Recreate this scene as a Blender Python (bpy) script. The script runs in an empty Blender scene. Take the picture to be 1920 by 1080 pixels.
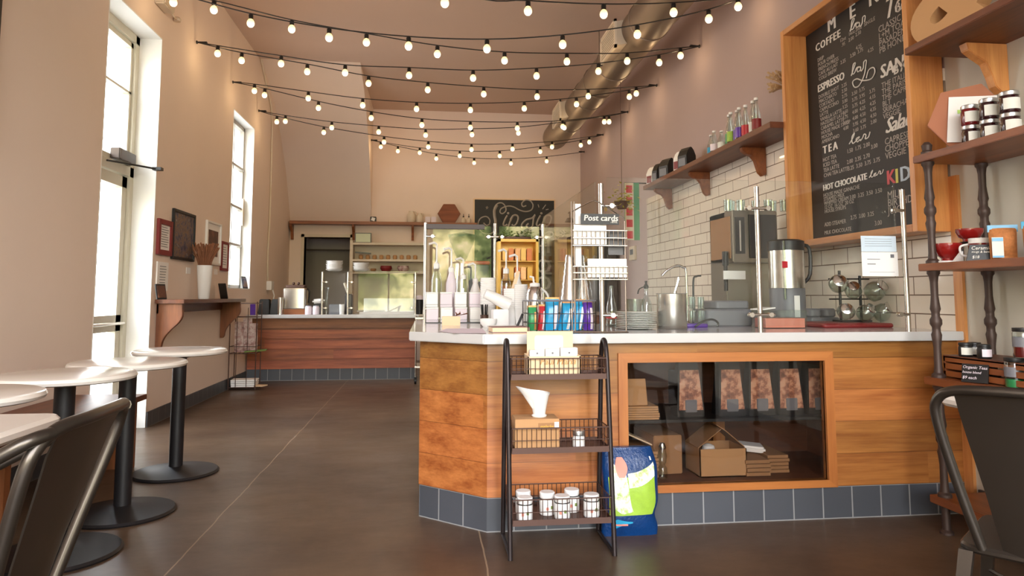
import bpy, bmesh, math, random
from mathutils import Vector, Matrix
random.seed(7)
SC = bpy.context.scene
COL = SC.collection

# ------------------------------------------------------------------ camera
F, CX, CY, EYE = 1324.0, 960.0, 440.0, 1.08      # focal length and optical centre in photo pixels, eye height in m
pitch = math.atan(116 / F)
yaw = math.atan2(160, F * math.cos(pitch) + 116 * math.sin(pitch))
cam_data = bpy.data.cameras.new('camera')
cam_data.sensor_width = 36.0
cam_data.lens = 36.0 * F / 1920.0
cam_data.shift_y = -100.0 / 1920.0
cam_data.clip_start = 0.05
cam = bpy.data.objects.new('camera', cam_data)
COL.objects.link(cam)
cam.location = (0, 0, EYE)
cam.rotation_euler = (math.pi / 2 + pitch, 0, -yaw)
SC.camera = cam

# ------------------------------------------------------------------ world, daylight, exposure
SC.view_settings.view_transform = 'Standard'
SC.view_settings.look = 'None'
SC.view_settings.exposure = 1.86
SC.view_settings.gamma = 1.0
SC.view_settings.use_curve_mapping = False
SC.cycles.max_bounces = 10
SC.cycles.diffuse_bounces = 5
SC.cycles.glossy_bounces = 4
SC.cycles.transmission_bounces = 8
SC.cycles.transparent_max_bounces = 24
SC.cycles.sample_clamp_indirect = 6.0
SC.cycles.caustics_reflective = False
SC.cycles.caustics_refractive = False

world = bpy.data.worlds.new('daylight'); SC.world = world
world.use_nodes = True
wn, wl = world.node_tree.nodes, world.node_tree.links
wn.clear()
wout = wn.new('ShaderNodeOutputWorld'); wbg = wn.new('ShaderNodeBackground')
wtc = wn.new('ShaderNodeTexCoord'); wsep = wn.new('ShaderNodeSeparateXYZ')
wramp = wn.new('ShaderNodeValToRGB')
wl.new(wtc.outputs['Generated'], wsep.inputs[0]); wl.new(wsep.outputs['Z'], wramp.inputs[0])
cr = wramp.color_ramp
cr.elements[0].position = 0.0; cr.elements[0].color = (0.42, 0.40, 0.38, 1)
cr.elements[1].position = 1.0; cr.elements[1].color = (0.72, 0.82, 1.0, 1)
e = cr.elements.new(0.05); e.color = (1.0, 0.98, 0.95, 1)
e = cr.elements.new(0.3); e.color = (0.95, 0.96, 1.0, 1)
# street trees in front of the shop (towards -y), mottled green and gold foliage above the pavement
wno = wn.new('ShaderNodeTexNoise'); wno.inputs['Scale'].default_value = 16; wno.inputs['Detail'].default_value = 6; wno.inputs['Roughness'].default_value = .7
wl.new(wtc.outputs['Generated'], wno.inputs['Vector'])
wfr = wn.new('ShaderNodeValToRGB'); wl.new(wno.outputs[0], wfr.inputs[0]); fe = wfr.color_ramp.elements
fe[0].position = .36; fe[0].color = (.02, .035, .01, 1); fe[1].position = .72; fe[1].color = (1, 1, .95, 1)
e = fe.new(.46); e.color = (.12, .15, .05, 1)
e = fe.new(.54); e.color = (.42, .40, .16, 1)
e = fe.new(.62); e.color = (.75, .60, .34, 1)
def wmath(op, a, b):
    n = wn.new('ShaderNodeMath'); n.operation = op
    for i, x in enumerate((a, b)):
        if isinstance(x, bpy.types.NodeSocket): wl.new(x, n.inputs[i])
        else: n.inputs[i].default_value = x
    return n.outputs[0]
wmask = wmath('MULTIPLY', wmath('LESS_THAN', wsep.outputs['Y'], -.25), wmath('LESS_THAN', wmath('SUBTRACT', wsep.outputs['Z'], wmath('MULTIPLY', wno.outputs[0], .22)), .02))
wmask = wmath('MULTIPLY', wmask, wmath('GREATER_THAN', wsep.outputs['Z'], -.02))
wmx = wn.new('ShaderNodeMix'); wmx.data_type = 'RGBA'; wl.new(wmask, wmx.inputs[0]); wl.new(wramp.outputs[0], wmx.inputs[6]); wl.new(wfr.outputs[0], wmx.inputs[7])
wl.new(wmx.outputs[2], wbg.inputs[0]); wl.new(wbg.outputs[0], wout.inputs[0])
wbg.inputs[1].default_value = 6.3

def window_portal(name, loc, rot, sx, sy):
    # marks an opening for the renderer: it adds no light, it only guides sampling of the sky
    l = bpy.data.lights.new(name, 'AREA'); l.shape = 'RECTANGLE'; l.size = sx; l.size_y = sy
    l.cycles.is_portal = True
    o = bpy.data.objects.new(name, l); COL.objects.link(o); o.location = loc; o.rotation_euler = rot
    return o

# ------------------------------------------------------------------ pixel -> point helpers (photo frame 1920x1080)
_cp, _sp = math.cos(pitch), math.sin(pitch)
FWD = Vector((math.sin(yaw) * _cp, math.cos(yaw) * _cp, _sp))
RGT = Vector((math.cos(yaw), -math.sin(yaw), 0)); UPV = RGT.cross(FWD)
def _ray(px, py): return RGT * ((px - CX) / F) - UPV * ((py - CY) / F) + FWD
def at_y(px, py, Y): r = _ray(px, py); return Vector((0, 0, EYE)) + r * (Y / r.y)
def at_x(px, py, X): r = _ray(px, py); return Vector((0, 0, EYE)) + r * (X / r.x)
def at_z(px, py, Z): r = _ray(px, py); return Vector((0, 0, EYE)) + r * ((Z - EYE) / r.z)

# ------------------------------------------------------------------ object helpers
ORG = {}
def thing(name, label, cat, loc, rz=0.0, group=None):
    o = bpy.data.objects.new(name, None); COL.objects.link(o)
    o.empty_display_size = 0.05
    o.location = loc; o.rotation_euler = (0, 0, rz)
    o['label'] = label; o['category'] = cat
    if group: o['group'] = group
    ORG[o.name] = Vector(loc)
    return o
def tag(o, label, cat, group=None):
    o['label'] = label; o['category'] = cat
    if group: o['group'] = group
    return o
def struct(o):
    o['kind'] = 'structure'; return o
def dup(root, loc, label=None, rz=None, group=None):
    def cp(o, parent):
        c = o.copy(); COL.objects.link(c)
        if parent is not None: c.parent = parent
        for k in list(kids.get(o.name, [])): cp(k, c)
        return c
    kids = {}
    for o in COL.objects:
        if o.parent: kids.setdefault(o.parent.name, []).append(o)
    c = cp(root, None)
    c.location = loc
    if rz is not None: c.rotation_euler = (0, 0, rz)
    if label: c['label'] = label
    if group: c['group'] = group
    return c

class MB:
    def __init__(s): s.v = []; s.f = []; s.m = []; s.M = Matrix.Identity(4)
    def add(s, vs, fs, mat=0):
        b = len(s.v)
        s.v += [s.M @ Vector(v) for v in vs]
        s.f += [tuple(b + i for i in f) for f in fs]
        s.m += [mat] * len(fs)
        return s
    def box(s, x0, x1, y0, y1, z0, z1, mat=0):
        vs = [(x, y, z) for x in (x0, x1) for y in (y0, y1) for z in (z0, z1)]
        fs = [(0, 1, 3, 2), (4, 6, 7, 5), (0, 4, 5, 1), (2, 3, 7, 6), (0, 2, 6, 4), (1, 5, 7, 3)]
        return s.add(vs, fs, mat)
    def cbox(s, c, size, rz=0, rx=0, ry=0, mat=0):
        old = s.M
        s.M = old @ Matrix.Translation(Vector(c)) @ Matrix.Rotation(rz, 4, 'Z') @ Matrix.Rotation(ry, 4, 'Y') @ Matrix.Rotation(rx, 4, 'X')
        hx, hy, hz = [q / 2 for q in size]
        s.box(-hx, hx, -hy, hy, -hz, hz, mat); s.M = old
        return s
    def rbox(s, x0, x1, y0, y1, z0, z1, r=0.01, mat=0, seg=3):
        # box with rounded vertical edges and a small top and bottom chamfer
        pts = []
        for cx, cy, a0 in ((x1 - r, y1 - r, 0), (x0 + r, y1 - r, 90), (x0 + r, y0 + r, 180), (x1 - r, y0 + r, 270)):
            for k in range(seg + 1):
                a = math.radians(a0 + 90 * k / seg)
                pts.append((cx + r * math.cos(a), cy + r * math.sin(a), math.cos(a), math.sin(a)))
        c = min(r * 0.4, (z1 - z0) * 0.3)
        rings = [[(x - c * a, y - c * b, z0) for x, y, a, b in pts], [(x, y, z0 + c) for x, y, a, b in pts],
                 [(x, y, z1 - c) for x, y, a, b in pts], [(x - c * a, y - c * b, z1) for x, y, a, b in pts]]
        return s.loft(rings, mat, True)
    def loft(s, rings, mat=0, caps=True, closed=True):
        n = len(rings[0]); vs = [p for r in rings for p in r]; fs = []
        for i in range(len(rings) - 1):
            for j in range(n if closed else n - 1):
                a, b = i * n + j, i * n + (j + 1) % n
                fs.append((a, b, b + n, a + n))
        if caps:
            fs.append(tuple(reversed(range(n)))); fs.append(tuple(range((len(rings) - 1) * n, len(rings) * n)))
        return s.add(vs, fs, mat)
    def lathe(s, prof, c=(0, 0, 0), seg=24, mat=0, caps=True):
        c = Vector(c)
        rings = [[(c.x + r * math.cos(2 * math.pi * k / seg), c.y + r * math.sin(2 * math.pi * k / seg), c.z + z) for k in range(seg)] for r, z in prof]
        return s.loft(rings, mat, caps)
    def tube(s, pts, r, seg=8, mat=0, closed=False, smooth=0):
        P = [Vector(p) for p in pts]
        if smooth:
            Q = []; n = len(P)
            rng = range(n if closed else n - 1)
            for i in rng:
                p0 = P[i - 1] if (i > 0 or closed) else P[i]
                p1, p2 = P[i], P[(i + 1) % n]
                p3 = P[(i + 2) % n] if (i + 2 < n or closed) else p2
                for k in range(smooth):
                    t = k / smooth
                    Q.append(0.5 * ((2 * p1) + (p2 - p0) * t + (2 * p0 - 5 * p1 + 4 * p2 - p3) * t * t + (3 * p1 - p0 - 3 * p2 + p3) * t ** 3))
            if not closed: Q.append(P[-1])
            P = Q
        n = len(P); rings = []
        rr = r if isinstance(r, (list, tuple)) else [r] * n
        if len(rr) != n: rr = [rr[0] + (rr[-1] - rr[0]) * i / (n - 1) for i in range(n)]
        up = None
        for i in range(n):
            a = P[i - 1] if (i > 0 or closed) else P[i]; b = P[(i + 1) % n] if (i < n - 1 or closed) else P[i]
            t = (b - a)
            if t.length < 1e-9: t = Vector((0, 0, 1))
            t.normalize()
            if up is None: up = Vector((0, 0, 1)) if abs(t.z) < 0.9 else Vector((1, 0, 0))
            x = up.cross(t)
            if x.length < 1e-6: x = Vector((1, 0, 0)).cross(t)
            x.normalize(); y = t.cross(x); up = y
            rings.append([tuple(P[i] + (x * math.cos(2 * math.pi * k / seg) + y * math.sin(2 * math.pi * k / seg)) * rr[i]) for k in range(seg)])
        if closed: rings.append(rings[0]); return s.loft(rings, mat, False)
        return s.loft(rings, mat, True)
    def prism(s, poly, axis, a, b, mat=0):
        def P(u, v, w): return {'x': (w, u, v), 'y': (u, w, v), 'z': (u, v, w)}[axis]
        return s.loft([[P(u, v, a) for u, v in poly], [P(u, v, b) for u, v in poly]], mat, True)
    def sphere(s, c, r, seg=12, rings=8, mat=0, sz=1.0):
        return s.lathe([(max(1e-4, r * math.sin(math.pi * i / rings)), -r * sz * math.cos(math.pi * i / rings)) for i in range(rings + 1)], c, seg, mat)
    def build(s, name, mats, parent=None, smooth=True, bevel=0.0):
        org = ORG[parent.name] if parent is not None else None
        if org is None:
            xs = [v.x for v in s.v]; ys = [v.y for v in s.v]; zs = [v.z for v in s.v]
            org = Vector(((min(xs) + max(xs)) / 2, (min(ys) + max(ys)) / 2, min(zs)))
        me = bpy.data.meshes.new(name)
        rel = org
        me.from_pydata([tuple(v - rel) for v in s.v], [], s.f)
        if not isinstance(mats, (list, tuple)): mats = [mats]
        for m in mats: me.materials.append(m)
        me.polygons.foreach_set('material_index', s.m)
        bm = bmesh.new(); bm.from_mesh(me)
        bmesh.ops.recalc_face_normals(bm, faces=bm.faces)
        if bevel > 0:
            es = [e for e in bm.edges if len(e.link_faces) == 2 and e.calc_face_angle(0) > 0.6]
            try: bmesh.ops.bevel(bm, geom=es, offset=bevel, segments=2, affect='EDGES', clamp_overlap=True)
            except Exception: pass
        bm.to_mesh(me); bm.free()
        if smooth:
            me.polygons.foreach_set('use_smooth', [True] * len(me.polygons))
            try: me.set_sharp_from_angle(angle=math.radians(38))
            except Exception: pass
        o = bpy.data.objects.new(name, me); COL.objects.link(o)
        if parent is not None: o.parent = parent
        else: o.location = org
        ORG[o.name] = org
        return o

def local_thing(name, label, cat, loc, rz=0, group=None):
    # a thing whose parts are modelled around (0,0,0)
    t = thing(name, label, cat, loc, rz, group); ORG[t.name] = Vector((0, 0, 0)); return t

def ORD(i, n):
    if i == 0: return 'bottom'
    if i == n - 1: return 'topmost'
    return ('second', 'third', 'fourth', 'fifth', 'sixth', 'seventh', 'eighth', 'ninth')[i - 1] + ' from bottom'
_txt = {}
def text_geo(body, size, shear=0.0, align='LEFT', spacing=1.0):
    key = (body, round(size, 4), shear, align, spacing)
    if key not in _txt:
        c = bpy.data.curves.new('t', 'FONT'); c.body = body; c.size = size; c.shear = shear; c.align_x = align
        c.space_character = spacing; c.resolution_u = 2; c.extrude = 0.0006
        o = bpy.data.objects.new('t', c); COL.objects.link(o)
        dg = bpy.context.evaluated_depsgraph_get(); dg.update()
        me = bpy.data.meshes.new_from_object(o.evaluated_get(dg), depsgraph=dg)
        _txt[key] = ([tuple(v.co) for v in me.vertices], [tuple(p.vertices) for p in me.polygons])
        bpy.data.objects.remove(o); bpy.data.curves.remove(c); bpy.data.meshes.remove(me)
    return _txt[key]
def add_text(mb, body, origin, u, v, size, shear=0.0, align='LEFT', spacing=1.0, mat=0, bold=0.0):
    vs, fs = text_geo(body, size, shear, align, spacing)
    o, u, v = Vector(origin), Vector(u).normalized(), Vector(v).normalized(); w = u.cross(v)
    mb.add([o + u * x + v * y + w * z for x, y, z in vs], fs, mat)
    if bold:
        mb.add([o + u * (x + bold) + v * y + w * (z + .0002) for x, y, z in vs], fs, mat)

# ------------------------------------------------------------------ materials
def srgb(r, g, b):
    f = lambda c: (c / 255 / 12.92) if c / 255 <= 0.04045 else ((c / 255 + 0.055) / 1.055) ** 2.4
    return (f(r), f(g), f(b), 1)
def base(name):
    m = bpy.data.materials.new(name); m.use_nodes = True
    nt = m.node_tree; nt.nodes.clear()
    out = nt.nodes.new('ShaderNodeOutputMaterial'); b = nt.nodes.new('ShaderNodeBsdfPrincipled')
    nt.links.new(b.outputs[0], out.inputs[0])
    return m, nt, b
def _mix(nt, fac, a, b):
    n = nt.nodes.new('ShaderNodeMix'); n.data_type = 'RGBA'
    for s, x in ((n.inputs[0], fac), (n.inputs[6], a), (n.inputs[7], b)):
        if isinstance(x, bpy.types.NodeSocket): nt.links.new(x, s)
        else: s.default_value = x
    return n.outputs[2]
def _math(nt, op, *a):
    n = nt.nodes.new('ShaderNodeMath'); n.operation = op
    for i, x in enumerate(a):
        if isinstance(x, bpy.types.NodeSocket): nt.links.new(x, n.inputs[i])
        else: n.inputs[i].default_value = x
    return n.outputs[0]
def _noise(nt, vec, scale, detail=3, rough=.55):
    n = nt.nodes.new('ShaderNodeTexNoise'); n.inputs['Scale'].default_value = scale
    n.inputs['Detail'].default_value = detail; n.inputs['Roughness'].default_value = rough
    if vec is not None: nt.links.new(vec, n.inputs['Vector'])
    return n.outputs[0]
def _obj(nt): return nt.nodes.new('ShaderNodeTexCoord').outputs['Object']
def _geo(nt): return nt.nodes.new('ShaderNodeNewGeometry').outputs['Position']
def _bump(nt, b, h, strength, dist=.01):
    n = nt.nodes.new('ShaderNodeBump'); n.inputs['Strength'].default_value = strength; n.inputs['Distance'].default_value = dist
    nt.links.new(h, n.inputs['Height']); nt.links.new(n.outputs[0], b.inputs['Normal'])
def _map(nt, vec, scale=(1, 1, 1), rot=(0, 0, 0)):
    n = nt.nodes.new('ShaderNodeMapping'); n.inputs['Scale'].default_value = scale; n.inputs['Rotation'].default_value = rot
    nt.links.new(vec, n.inputs[0]); return n.outputs[0]

def plain(name, col, rough=.5, metal=0, var=.12, scale=6, bump=0, coat=0, spec=None):
    m, nt, b = base(name)
    c = srgb(*col)
    v = _noise(nt, _obj(nt), scale, 4)
    dark = tuple(x * (1 - var) for x in c[:3]) + (1,); light = tuple(min(1, x * (1 + var)) for x in c[:3]) + (1,)
    nt.links.new(_mix(nt, v, dark, light), b.inputs['Base Color'])
    b.inputs['Roughness'].default_value = rough; b.inputs['Metallic'].default_value = metal
    if coat: b.inputs['Coat Weight'].default_value = coat
    if spec is not None: b.inputs['Specular IOR Level'].default_value = spec
    if bump: _bump(nt, b, _noise(nt, _obj(nt), scale * 6, 4), bump, .004)
    return m

def wood(name, c1, c2, along='x', plank=None, across='z', rough=.4, contrast=1.0, coat=.0, gscale=1.0):
    """grain runs along `along`; planks of width plank[0] stack in direction `across`, plank[1] long"""
    m, nt, b = base(name)
    pos = _geo(nt)
    sep = nt.nodes.new('ShaderNodeSeparateXYZ'); nt.links.new(pos, sep.inputs[0])
    ax = {'x': sep.outputs[0], 'y': sep.outputs[1], 'z': sep.outputs[2]}
    third = [k for k in 'xyz' if k not in (along, across)][0]
    L, A, T = ax[along], ax[across], ax[third]
    if plank:
        row = _math(nt, 'FLOOR', _math(nt, 'DIVIDE', A, plank[0]))
        shift = nt.nodes.new('ShaderNodeTexWhiteNoise'); shift.noise_dimensions = '1D'; nt.links.new(row, shift.inputs['W'])
        colm = _math(nt, 'FLOOR', _math(nt, 'ADD', _math(nt, 'DIVIDE', L, plank[1]), _math(nt, 'MULTIPLY', shift.outputs[0], 7.3)))
        idn = _math(nt, 'ADD', _math(nt, 'MULTIPLY', row, 13.7), _math(nt, 'MULTIPLY', colm, 3.31))
        wn_ = nt.nodes.new('ShaderNodeTexWhiteNoise'); wn_.noise_dimensions = '1D'; nt.links.new(idn, wn_.inputs['W'])
        pid = wn_.outputs[0]
    else:
        idn = None; pid = None
    comb = nt.nodes.new('ShaderNodeCombineXYZ')
    nt.links.new(_math(nt, 'MULTIPLY', L, 1.1 * gscale), comb.inputs[0])
    nt.links.new(_math(nt, 'MULTIPLY', A, 13 * gscale), comb.inputs[1])
    nt.links.new(_math(nt, 'ADD', _math(nt, 'MULTIPLY', T, 9 * gscale), idn if idn is not None else 0.0), comb.inputs[2])
    n1 = _noise(nt, comb.outputs[0], 1.3, 6, .6)
    comb2 = nt.nodes.new('ShaderNodeCombineXYZ')
    nt.links.new(_math(nt, 'MULTIPLY', L, 5 * gscale), comb2.inputs[0]); nt.links.new(_math(nt, 'MULTIPLY', A, 120 * gscale), comb2.inputs[1])
    nt.links.new(_math(nt, 'MULTIPLY', T, 60), comb2.inputs[2])
    n2 = _noise(nt, comb2.outputs[0], 1.0, 3, .6)
    r = nt.nodes.new('ShaderNodeMapRange'); r.inputs[1].default_value = .5 - .2 / contrast; r.inputs[2].default_value = .5 + .2 / contrast
    nt.links.new(_math(nt, 'ADD', _math(nt, 'MULTIPLY', n1, .75), _math(nt, 'MULTIPLY', n2, .25)), r.inputs[0])
    col = _mix(nt, r.outputs[0], srgb(*c1), srgb(*c2))
    if pid is not None:
        hsv = nt.nodes.new('ShaderNodeHueSaturation'); nt.links.new(col, hsv.inputs['Color'])
        nt.links.new(_math(nt, 'ADD', _math(nt, 'MULTIPLY', pid, .55), .72), hsv.inputs['Value'])
        nt.links.new(_math(nt, 'ADD', _math(nt, 'MULTIPLY', pid, -.02), .51), hsv.inputs['Hue'])
        col = hsv.outputs[0]
        fr = _math(nt, 'FRACT', _math(nt, 'DIVIDE', A, plank[0]))
        edge = _math(nt, 'LESS_THAN', fr, .018)
        col = _mix(nt, _math(nt, 'MULTIPLY', edge, .55), col, srgb(60, 28, 12))
    nt.links.new(col, b.inputs['Base Color'])
    b.inputs['Roughness'].default_value = rough
    if coat: b.inputs['Coat Weight'].default_value = coat; b.inputs['Coat Roughness'].default_value = .25
    _bump(nt, b, n2, .08, .003)
    return m

def tiles(name, u, v, w, h, col, mortar, msize, offset, rough, var=.05, coat=0, uo=0, vo=0):
    m, nt, b = base(name)
    pos = _geo(nt); sep = nt.nodes.new('ShaderNodeSeparateXYZ'); nt.links.new(pos, sep.inputs[0])
    ax = {'x': sep.outputs[0], 'y': sep.outputs[1], 'z': sep.outputs[2]}
    if u == 'd': U = _math(nt, 'MULTIPLY', _math(nt, 'SUBTRACT', ax['x'], ax['y']), .7071)
    else: U = ax[u]
    comb = nt.nodes.new('ShaderNodeCombineXYZ'); nt.links.new(_math(nt, 'ADD', U, uo), comb.inputs[0]); nt.links.new(_math(nt, 'ADD', ax[v], vo), comb.inputs[1])
    br = nt.nodes.new('ShaderNodeTexBrick'); nt.links.new(comb.outputs[0], br.inputs['Vector'])
    br.offset = offset; br.inputs['Scale'].default_value = 1; br.inputs['Brick Width'].default_value = w; br.inputs['Row Height'].default_value = h
    br.inputs['Mortar Size'].default_value = msize; br.inputs['Mortar Smooth'].default_value = .1
    c = srgb(*col); br.inputs['Color1'].default_value = tuple(x * (1 - var) for x in c[:3]) + (1,); br.inputs['Color2'].default_value = tuple(min(1, x * (1 + var)) for x in c[:3]) + (1,)
    br.inputs['Mortar'].default_value = srgb(*mortar)
    nz = _noise(nt, pos, 9, 3)
    nt.links.new(_mix(nt, _math(nt, 'MULTIPLY', nz, .25), br.outputs[0], tuple(x * .7 for x in c[:3]) + (1,)), b.inputs['Base Color'])
    b.inputs['Roughness'].default_value = rough
    if coat: b.inputs['Coat Weight'].default_value = coat
    _bump(nt, b, _math(nt, 'ADD', _math(nt, 'MULTIPLY', br.outputs['Fac'], -1.0), _math(nt, 'MULTIPLY', _noise(nt, pos, 5, 1), .25)), .35, .003)
    return m

def glass(name, tint=(235, 245, 240), rough=.0, refl=1.0):
    m = bpy.data.materials.new(name); m.use_nodes = True; nt = m.node_tree; nt.nodes.clear()
    out = nt.nodes.new('ShaderNodeOutputMaterial'); tr = nt.nodes.new('ShaderNodeBsdfTransparent'); gl = nt.nodes.new('ShaderNodeBsdfGlossy')
    fr = nt.nodes.new('ShaderNodeFresnel'); gb = nt.nodes.new('ShaderNodeNewGeometry')
    # both faces of a thin pane reflect like the front face
    nt.links.new(_math(nt, 'SUBTRACT', 1.5, _math(nt, 'MULTIPLY', gb.outputs['Backfacing'], 1.5 - 1 / 1.5)), fr.inputs[0])
    tr.inputs[0].default_value = srgb(*tint); gl.inputs['Roughness'].default_value = rough
    mx = nt.nodes.new('ShaderNodeMixShader')
    nt.links.new(_math(nt, 'MULTIPLY', fr.outputs[0], refl), mx.inputs[0])
    nt.links.new(tr.outputs[0], mx.inputs[1]); nt.links.new(gl.outputs[0], mx.inputs[2]); nt.links.new(mx.outputs[0], out.inputs[0])
    return m
def bulb_shell(name):
    # frosted warm glass: half clear, with a soft glow of its own
    m = bpy.data.materials.new(name); m.use_nodes = True; nt = m.node_tree; nt.nodes.clear()
    out = nt.nodes.new('ShaderNodeOutputMaterial'); tr = nt.nodes.new('ShaderNodeBsdfTransparent'); em = nt.nodes.new('ShaderNodeEmission'); mx = nt.nodes.new('ShaderNodeMixShader')
    tc = nt.nodes.new('ShaderNodeTexCoord'); sp = nt.nodes.new('ShaderNodeSeparateXYZ'); nt.links.new(tc.outputs['Generated'], sp.inputs[0])
    nt.links.new(_mix(nt, sp.outputs[2], srgb(255, 246, 222), srgb(255, 200, 104)), em.inputs[0]); em.inputs[1].default_value = .75; mx.inputs[0].default_value = .6; tr.inputs[0].default_value = (1, .97, .9, 1)
    nt.links.new(tr.outputs[0], mx.inputs[1]); nt.links.new(em.outputs[0], mx.inputs[2]); nt.links.new(mx.outputs[0], out.inputs[0])
    return m
FIL = bpy.data.lights.new('bulb_filament', 'POINT'); FIL.energy = .72; FIL.shadow_soft_size = .015; FIL.color = (1.0, .72, .42)
def emit(name, col, strength):
    m, nt, b = base(name)
    b.inputs['Base Color'].default_value = srgb(*col); b.inputs['Emission Color'].default_value = srgb(*col)
    b.inputs['Emission Strength'].default_value = strength
    return m

# paints and shared materials
M = {}
M['wall'] = plain('wall_paint', (232, 214, 200), .85, var=.05, scale=1.5, bump=.05)
M['wall_mauve'] = plain('wall_paint_mauve', (178, 158, 154), .85, var=.05, scale=1.5, bump=.05)
M['wall_white'] = plain('wall_paint_white', (198, 193, 180), .8, var=.04, scale=1.5)
M['reveal'] = plain('window_reveal_white', (236, 234, 228), .7, var=.03)
M['ceil'] = plain('ceiling_paint', (202, 178, 164), .9, var=.05, scale=1)
M['tile'] = tiles('subway_tile', 'y', 'z', .305, .102, (244, 232, 216), (112, 88, 70), .0035, .5, .12, .04, .6, .02, .034)
M['slate_x'] = tiles('slate_tile_front', 'x', 'z', .152, .152, (74, 77, 84), (150, 150, 150), .0035, 0, .45, .08, uo=.045, vo=-.002)
M['slate_y'] = tiles('slate_tile_side', 'y', 'z', .152, .152, (74, 76, 80), (120, 116, 112), .0035, 0, .5, .08, vo=-.002)
M['slate_d'] = tiles('slate_tile_angle', 'd', 'z', .152, .152, (74, 77, 84), (150, 150, 150), .0035, 0, .45, .08, uo=.02, vo=-.002)
M['wood_front'] = wood('counter_wood', (122, 66, 26), (186, 124, 64), 'x', (.155, 1.3), 'z', .36, 1.0, .25)
M['wood_far'] = wood('far_counter_wood', (98, 48, 22), (162, 94, 50), 'x', (.13, 2.6), 'z', .55, 1.0, .0)
M['wood_x'] = wood('shelf_wood_x', (104, 52, 24), (164, 98, 54), 'x', None, 'z', .42)
M['wood_y'] = wood('shelf_wood_y', (104, 52, 24), (158, 92, 48), 'y', None, 'x', .4)
M['wood_dark_y'] = wood('dark_shelf_wood', (78, 38, 20), (124, 68, 38), 'y', None, 'x', .45)
M['wood_v'] = wood('frame_wood', (184, 112, 58), (232, 168, 102), 'z', None, 'y', .4, 1.0, .2)
M['wood_vx'] = wood('frame_wood_side', (184, 112, 58), (230, 166, 100), 'z', None, 'x', .4, 1.0, .2)
M['wood_h'] = wood('frame_wood_long', (164, 98, 48), (216, 150, 86), 'y', None, 'x', .4, 1.0, .2)
M['trim_wood'] = wood('display_trim_wood', (150, 84, 38), (190, 122, 62), 'x', None, 'z', .4, .8, .2)
M['trim_wood_v'] = wood('display_trim_wood_upright', (150, 84, 38), (190, 122, 62), 'z', None, 'x', .4, .8, .2)
M['bench'] = wood('bench_wood', (92, 48, 24), (146, 86, 46), 'z', None, 'x', .45)
M['cab_in'] = wood('cabinet_inside_wood', (78, 42, 26), (118, 70, 42), 'x', None, 'z', .6)
M['white_top'] = plain('white_quartz', (200, 199, 199), .18, var=.02, scale=4, coat=.3)
M['marble'] = plain('white_marble', (226, 220, 212), .2, var=.05, scale=5, coat=.3)
M['white'] = plain('white_ceramic', (236, 234, 232), .25, var=.01)
M['white_plastic'] = plain('white_plastic', (232, 230, 228), .4, var=.02)
M['paper'] = plain('paper', (240, 238, 236), .8, var=.01)
M['pink_paper'] = plain('lilac_paper', (226, 212, 224), .8, var=.02)
M['lilac'] = plain('lilac_carton', (224, 212, 220), .6, var=.02)
M['black'] = plain('black_plastic', (22, 21, 22), .45, var=.1)
M['blackiron'] = plain('black_iron', (30, 28, 30), .5, .3, var=.15)
M['rackmetal'] = plain('bronze_metal', (52, 44, 44), .4, .6, var=.15)
M['rackrust'] = plain('brown_wire', (84, 60, 52), .5, .4, var=.15)
M['gun'] = plain('gunmetal', (78, 72, 66), .32, .85, var=.15, scale=3)
M['pipe'] = plain('brown_iron_post', (70, 54, 48), .5, .3, var=.15)
M['steel'] = plain('brushed_steel', (206, 200, 192), .26, 1, var=.05)
M['duct'] = plain('galvanised_duct', (132, 116, 102), .5, .6, var=.2, scale=2)
M['chrome'] = plain('chrome', (220, 220, 220), .1, 1, var=.02)
M['dark'] = plain('dark_recess', (44, 40, 40), .8, var=.05)
M['chalk_board'] = plain('chalkboard', (30, 28, 27), .55, var=.35, scale=2.5)
M['chalk'] = plain('chalk', (226, 222, 214), .9, var=.1, scale=40)
M['chalk_grey'] = plain('chalk_grey', (176, 168, 160), .9, var=.15, scale=40)
M['kraft'] = plain('kraft_cardboard', (186, 142, 98), .8, var=.06, scale=5)
M['kraft_dark'] = plain('kraft_cardboard_dark', (158, 116, 78), .8, var=.06, scale=5)
M['kraft_light'] = plain('pale_kraft_card', (232, 204, 168), .8, var=.03, scale=5)
M['glass'] = glass('clear_glass', (248, 250, 250))
M['bay_glass'] = glass('bay_glass', (238, 236, 234), 0, 1.0)
M['screen'] = glass('screen_glass', (251, 253, 252), 0, .8)
M['jarglass'] = glass('jar_glass', (240, 245, 242), .02, 2.2)
M['bottleglass'] = glass('bottle_glass', (236, 242, 240), .03, 3.0)
M['bulb'] = bulb_shell('lit_bulb')
M['red'] = plain('red_glaze', (140, 26, 24), .15, var=.1, coat=.5)
M['darkred'] = plain('dark_red_frame', (124, 28, 30), .5, var=.1)
M['redlid'] = plain('red_lid', (196, 40, 54), .4, var=.05)
M['blue'] = plain('bright_blue_foil', (32, 158, 214), .3, var=.25, scale=14, coat=.3, bump=.3)
M['purple'] = plain('purple_foil', (92, 48, 160), .3, var=.3, scale=14, coat=.3, bump=.3)
M['green'] = plain('green_foil', (46, 140, 84), .35, var=.2, scale=10)
M['goldfoil'] = plain('gold_foil', (196, 140, 84), .3, .3, var=.3, scale=14, bump=.3)
M['redfoil'] = plain('red_foil', (186, 40, 50), .35, var=.2, scale=10)
M['dried'] = plain('dried_grass', (150, 100, 72), .8, var=.3, scale=20)
M['wheat'] = plain('wheat_straw', (190, 160, 122), .8, var=.3, scale=20)
M['leaf'] = plain('leaf_green', (96, 122, 44), .6, var=.3, scale=8)
M['rust'] = wood('hexagon_wood', (104, 52, 28), (152, 86, 50), 'x', None, 'z', .6)
M['jam'] = plain('dark_jam', (44, 14, 18), .12, var=.2, coat=.6)
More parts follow.
